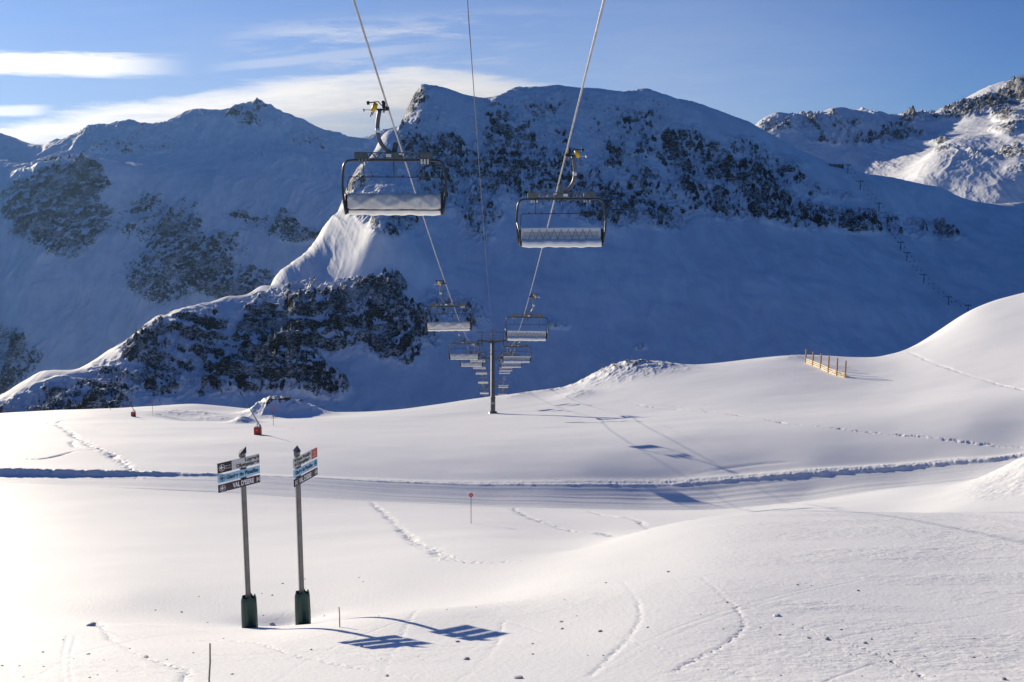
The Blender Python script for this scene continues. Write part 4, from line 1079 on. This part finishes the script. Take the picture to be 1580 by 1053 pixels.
big = [(141, 965, 17, "widest snow clump, alone at the left on the edge of the slope"), (225, 1014, 10, "snow clump in the ski track left of the cut-off bamboo cane"), (419, 963, 11, "snow clump between the two green pole pads"),
 (720, 1017, 11, "larger of the two snow clumps below the sign shadows"), (706, 990, 8, "smaller of the two snow clumps below the sign shadows"), (1199, 950, 13, "cube-like snow clump right of the middle, biggest on the right side"),
 (1276, 986, 11, "grey snow clump beside the footprint line at right"), (1335, 992, 9, "snow clump just right of the grey one on the footprint line"), (926, 974, 9, "flat snow clump in the centre foreground, lower right of a close pair"),
 (866, 959, 6, "upper clump of the close pair in the centre foreground"), (867, 970, 6, "lower clump of the close pair in the centre foreground"), (800, 1046, 15, "snow clump at the bottom edge under the tower"),
 (1549, 1048, 11, "snow clump in the bottom right corner"), (1031, 882, 6, "lone snow clump high on the smooth slope below the track"), (935, 899, 5, "small lone clump left of the highest one"), (1324, 911, 6, "lone snow clump on the crusted snow at right"), (597, 1043, 10, "snow clump at the bottom between the sign poles and the tower"), (1248, 984, 7, "low clump just left of the grey one at right")]
small = [(66,1006,5),(30,1027,4),(97,987,4),(3,1027,5),(36,1044,4),(67,1028,4),(136,1009,6),(280,944,5),(240,941,4),(307,920,3),(358,1040,6),(298,1007,4),(257,1017,4),(150,1041,4),(138,1045,5),(200,1000,3),(436,900,4),(470,893,3),(554,891,3),
 (480,1002,5),(558,997,5),(1122,929,5),(1231,902,5),(1252,903,3),(999,968,4),(1081,948,3),(1203,979,5),(1173,968,4),(1298,971,5),(1345,986,5),(1371,1009,5),(1374,1021,6),(1380,1005,4),(1426,1012,4),(1503,985,4),(1503,1014,5),(1523,1014,4),(1413,976,3),
 (822,993,5),(822,1009,5),(871,925,3),(890,950,3),(907,1011,3),(931,1011,4),(1000,967,3),(1116,970,3),(1205,1042,4),(1092,1033,3),(645,1012,3),(588,1016,3),(690,940,3),(735,937,3),(560,897,3),(420,918,4),(404,915,3),(406,949,3),(500,950,4),(585,950,3),(1442,1043,4),(1330,1043,3),(113,1016,3),(160,1018,3),(180,1035,3),(320,960,3),(345,985,3)]
rc = random.Random(5); kk = 0
for ent in [(a, b, c, d) for a, b, c, d in big] + [(a, b, c, None) for a, b, c in small]:
    u, v, w, lab = ent
    p = hit(NG, u, v+1, 8, 60); s_ = w/F*p.y/2*1.05/CP
    o = bpy.data.objects.new("snow_clump", CB if u == 1199 else CM[kk % 6] if lab else CS[kk % 4]); COL.objects.link(o); kk += 1
    o.location = p + Vector((0, 0, s_*.02)); o.scale = (s_, s_*rc.uniform(.7, 1.1), s_*rc.uniform(.6, .8)); o.rotation_euler = (0, 0, rc.uniform(0, 6.28))
    tag(o, lab or "tiny crumb of snow lying on the foreground slope", "snow clump", "snow clumps scattered on the foreground slope" if lab else "tiny snow crumbs scattered on the foreground slope")

# ------------------------------------------------------------------ far lift on the shaded mountainside
FP = [(1308, 268), (1327, 293), (1356, 327), (1369, 349), (1389, 387), (1399, 403), (1425, 437), (1463, 471), (1493, 484)]
flab = ["topmost far pylon, beside the small station on the crest", "second far pylon from the top of the mountainside line", "third far pylon from the top, above the rock band", "fourth far pylon from the top, in the rock band",
        "fifth far pylon from the top, just under the rock band", "sixth far pylon from the top", "seventh far pylon from the top, on bare shaded snow", "eighth far pylon from the top", "lowest far pylon, next to the sunlit snow shoulder"]
tops = []; proto = None
for (u, v), lb in zip(FP, flab):
    p = hit(M1_G, u, v); s_ = 0.0125*p.y*.5
    if proto is None:
        proto = empty("far_pylon")
        MB().tube([(0, 0, -2), (0, 0, 1)], [.05, .04], 6).build("mast", K['far'], proto)
        proto.children[0].data.transform(Matrix.Scale(1, 4))
        MB().box((0, 0, .97), (.55, .05, .07)).box((-.26, 0, .93), (.05, .3, .08)).box((.26, 0, .93), (.05, .3, .08)).build("crossarm", K['far'], proto)
        r_ = proto
    else: r_ = copy_tree(proto)
    H = 13.0*p.y/1500
    r_.location = p; r_.scale = (H, H, H); tag(r_, lb, "lift pylon", "far pylons on the shaded mountainside"); tops.append((p+Vector((0, 0, H*.97)), H))
mb = MB()
mb.box((0, 0, 0), (1.0, .35, .40)).tube([(0, 0, .2), (0, 0, 1.0)], .06, 5); dm = mb.build("far_chair", K['far']).data
first = bpy.data.objects["far_chair"]; used = False
for (a, Ha), (b, Hb) in zip(tops[:-1], tops[1:]):
    for sx in (-1, 1):
        A_, B_ = a+Vector((sx*.26*Ha, 0, 0)), b+Vector((sx*.26*Hb, 0, 0))
        c = MB().tube([A_, A_.lerp(B_, .5)-Vector((0, 0, 2)), B_], .10, 4).build("far_rope", K['far']); tag(c, "thin dark far rope span between pylons on the shaded mountainside", "rope", "far rope spans on the mountainside")
        n_ = max(2, int((uv_of(A_)[1]-uv_of(B_)[1])/-6))
        for k in range(n_):
            t = (k+.5)/n_; q = A_.lerp(B_, t)-Vector((0, 0, 8*t*(1-t)+2.4))
            if used: o = first.copy(); COL.objects.link(o)
            else: o = first; used = True
            o.location = q; o.scale = (1.9, 1.9, 1.9)
            tag(o, "tiny dark chair dotted along the far lift line on the mountainside", "chairlift chair", "far chairs on the mountainside lift")
# small station on the crest
p = hit(M1_G, 1290, 257); root = empty("lift_station", p, .1); tag(root, "small dark mountain station on the crest at the top of the far lift", "building")
MB().box((0, 0, 0), (24, 9, 8)).build("wall", K['darkwall'], root)
MB().poly([(-13, -5.5, 4.0), (13, -5.5, 4.0), (11, 0, 6.2), (-12, 0, 6.2)], .4).poly([(-12, 0, 6.2), (11, 0, 6.2), (13, 5.5, 4.0), (-13, 5.5, 4.0)], .4).build("roof", M_SNOW, root)
for x in (-8, -3, 2, 7): MB().box((x, -4.56, 1.2), (2.6, .1, 1.6)).build("window", K['galv'], root)
# ------------------------------------------------------------------ mountain air
hz_me = bpy.data.meshes.new("haze")
hx0, hx1, hy0, hy1, hz0, hz1 = -3600, 3900, -40, 4700, -1500, 900
hv = [(x, y, z) for x in (hx0, hx1) for y in (hy0, hy1) for z in (hz0, hz1)]
hz_me.from_pydata(hv, [], [(0,1,3,2),(4,6,7,5),(0,4,5,1),(2,3,7,6),(0,2,6,4),(1,5,7,3)])
haze = bpy.data.objects.new("haze", hz_me); COL.objects.link(haze); haze["kind"] = "stuff"
haze["label"] = "thin blue winter haze between the slopes and the far mountains"
hm = bpy.data.materials.new("haze"); hm.use_nodes = True
hm.node_tree.nodes.clear()
ho = hm.node_tree.nodes.new("ShaderNodeOutputMaterial"); hv_ = hm.node_tree.nodes.new("ShaderNodeVolumePrincipled")
hv_.inputs["Color"].default_value = (0.32, 0.58, 1.0, 1); hv_.inputs["Density"].default_value = 1.35e-5
hv_.inputs["Anisotropy"].default_value = 0.5
hm.node_tree.links.new(hv_.outputs[0], ho.inputs["Volume"])
hz_me.materials.append(hm)
# ------------------------------------------------------------------ light and sky
EXPO = 0.28
sun_d = bpy.data.lights.new("sun", 'SUN'); sun_o = bpy.data.objects.new("sun", sun_d); COL.objects.link(sun_o)
sun_d.energy = 5.0; sun_d.angle = math.radians(0.55); sun_d.color = (1.0, 0.87, 0.66)
sun_o.rotation_euler = (-sd).to_track_quat('-Z', 'Y').to_euler()

W = bpy.data.worlds.new("World"); S.world = W; W.use_nodes = True
nt = W.node_tree; n = N(nt); bg = nt.nodes["Background"]
sky = n.add("ShaderNodeTexSky", sky_type='NISHITA')
sky.sun_disc = False; sky.sun_elevation = SUN_EL; sky.sun_rotation = SUN_AZ
sky.altitude = 2500; sky.air_density = 1.0; sky.dust_density = 0.6; sky.ozone_density = 4.0
tc = n.add("ShaderNodeTexCoord"); sp = n.add("ShaderNodeSeparateXYZ"); n.put(sp.inputs[0], tc.outputs["Generated"])
yy = n.m('MAXIMUM', sp.outputs[1], 0.05)
a = n.m('DIVIDE', sp.outputs[0], yy); e = n.m('DIVIDE', sp.outputs[2], yy)      # bearing and height tangents, fixed to the place
fr = n.ss(0.1, 0.3, sp.outputs[1])
w1 = n.noise(n.xyz(n.m('MULTIPLY', a, 1.0), n.m('MULTIPLY', e, 9.0), 0.3), 5.0, 8, 0.68, 0.3)
w2 = n.noise(n.xyz(n.m('ADD', n.m('MULTIPLY', a, 1.0), n.m('MULTIPLY', e, -1.4)), n.m('MULTIPLY', e, 7.0), 2.7), 9.0, 8, 0.68, 0.4)
def bandf(c0, slope, hw_lo, hw_hi, noise_amt, nz, aspan):
    c = n.m('ADD', c0, n.m('MULTIPLY', a, slope))
    d = n.m('ADD', n.m('SUBTRACT', e, c), n.m('MULTIPLY', n.m('SUBTRACT', nz, 0.5), noise_amt))
    up = n.m('SUBTRACT', 1.0, n.ss(hw_hi*0.35, hw_hi, d)); lo = n.ss(-hw_lo, -hw_lo*0.35, d)
    l, l2, r2, r = aspan
    return n.m('MULTIPLY', n.m('MULTIPLY', up, lo), n.m('MULTIPLY', n.ss(l, l2, a), n.m('SUBTRACT', 1.0, n.ss(r2, r, a))))
def mx(*xs):
    r_ = xs[0]
    for x_ in xs[1:]: r_ = n.m('MAXIMUM', r_, x_)
    return r_
SC = 1/F
E = lambda v: float(gv(v)); A = lambda u: (u-CX)/F
c1 = bandf(E(100), 0.0, 0.016, 0.013, 0.034, w1, (-1.2, -0.9, A(160), A(325)))
c1 = n.m('MULTIPLY', c1, n.m('ADD', 0.75, n.m('MULTIPLY', w2, 0.6)), clamp=True)
# broad bank rising to the right with a bright upper rim
up_c = n.m('ADD', E(95), n.m('MULTIPLY', n.m('SUBTRACT', a, A(640)), 0.135))
up_c = n.m('SUBTRACT', up_c, n.m('MULTIPLY', n.m('MAXIMUM', n.m('SUBTRACT', a, A(640)), 0.0), 0.29))
up_c = n.m('SUBTRACT', up_c, n.m('MULTIPLY', n.m('POWER', n.m('MAXIMUM', n.m('SUBTRACT', A(640), a), 0.0), 2.0), 0.02))
dd = n.m('ADD', n.m('SUBTRACT', e, up_c), n.m('MULTIPLY', n.m('SUBTRACT', w1, 0.5), 0.030))
dd = n.m('ADD', dd, n.m('MULTIPLY', n.m('SUBTRACT', w2, 0.5), 0.034))
rim = n.m('SUBTRACT', 1.0, n.ss(-0.014, 0.004, dd))
span2 = n.m('MULTIPLY', n.ss(-1.0, -0.7, a), n.m('SUBTRACT', 1.0, n.ss(A(800), A(960), a)))
thick = n.m('ADD', 0.28, n.m('MULTIPLY', n.ss(-0.085, -0.010, dd), 0.70))
c2 = n.m('MULTIPLY', n.m('MULTIPLY', rim, span2), n.m('MULTIPLY', thick, n.m('ADD', 0.34, n.m('MULTIPLY', w2, 1.25))), clamp=True)
c3 = n.m('MULTIPLY', bandf(E(42), 0.05, 0.030, 0.026, 0.05, w2, (A(330), A(480), A(760), A(900))), n.ss(0.42, 0.75, w2))
c3 = n.m('MULTIPLY', c3, 0.55)
c4 = n.m('MULTIPLY', bandf(E(172), 0.0, 0.006, 0.006, 0.012, w1, (-1.0, -0.8, A(60), A(110))), 0.7)
c5 = n.m('MULTIPLY', bandf(E(62), 0.09, 0.006, 0.006, 0.010, w1, (A(300), A(420), A(560), A(760))), 0.25)
cloud = n.m('MULTIPLY', mx(c1, c2, c3, c4, c5), fr, clamp=True)
# clouds are brighter towards the sun
glow = n.ss(0.25, -0.75, a)
shade = n.m('ADD', 0.50, n.m('MULTIPLY', n.ss(-0.07, -0.004, dd), 0.5))
isb = n.m('GREATER_THAN', c2, n.m('MAXIMUM', c1, c4))
shade = n.m('ADD', n.m('MULTIPLY', isb, shade), n.m('SUBTRACT', 1.0, isb))
lum = n.m('MULTIPLY', n.m('ADD', 9.5, n.m('MULTIPLY', glow, 6.5)), shade)
ccol = n.add("ShaderNodeVectorMath", operation='SCALE'); ccol.inputs[0].default_value = (1.0, 0.97, 0.95); n.put(ccol.inputs["Scale"], lum)
tint = n.add("ShaderNodeVectorMath", operation='MULTIPLY'); n.put(tint.inputs[0], sky.outputs[0]); tint.inputs[1].default_value = (0.60, 0.865, 1.29)
veil = n.m('SUBTRACT', 1.0, n.ss(0.07, 0.32, e)); veil = n.m('MULTIPLY', veil, n.m('SUBTRACT', 1.0, n.m('MULTIPLY', n.ss(0.12, 0.52, a), 0.80)))
veil = n.m('MULTIPLY', n.m('MULTIPLY', veil, n.m('ADD', 0.34, n.m('MULTIPLY', w2, 0.30))), fr, clamp=True)
skyv = n.mix(veil, tint.outputs[0], (6.6, 7.5, 9.2, 1))
skyc = n.mix(cloud, skyv, ccol.outputs[0])
n.put(bg.inputs["Color"], skyc); bg.inputs["Strength"].default_value = 0.064

S.view_settings.view_transform = 'Standard'; S.view_settings.look = 'None'
S.view_settings.exposure = EXPO; S.view_settings.gamma = 1.0; S.view_settings.use_curve_mapping = False
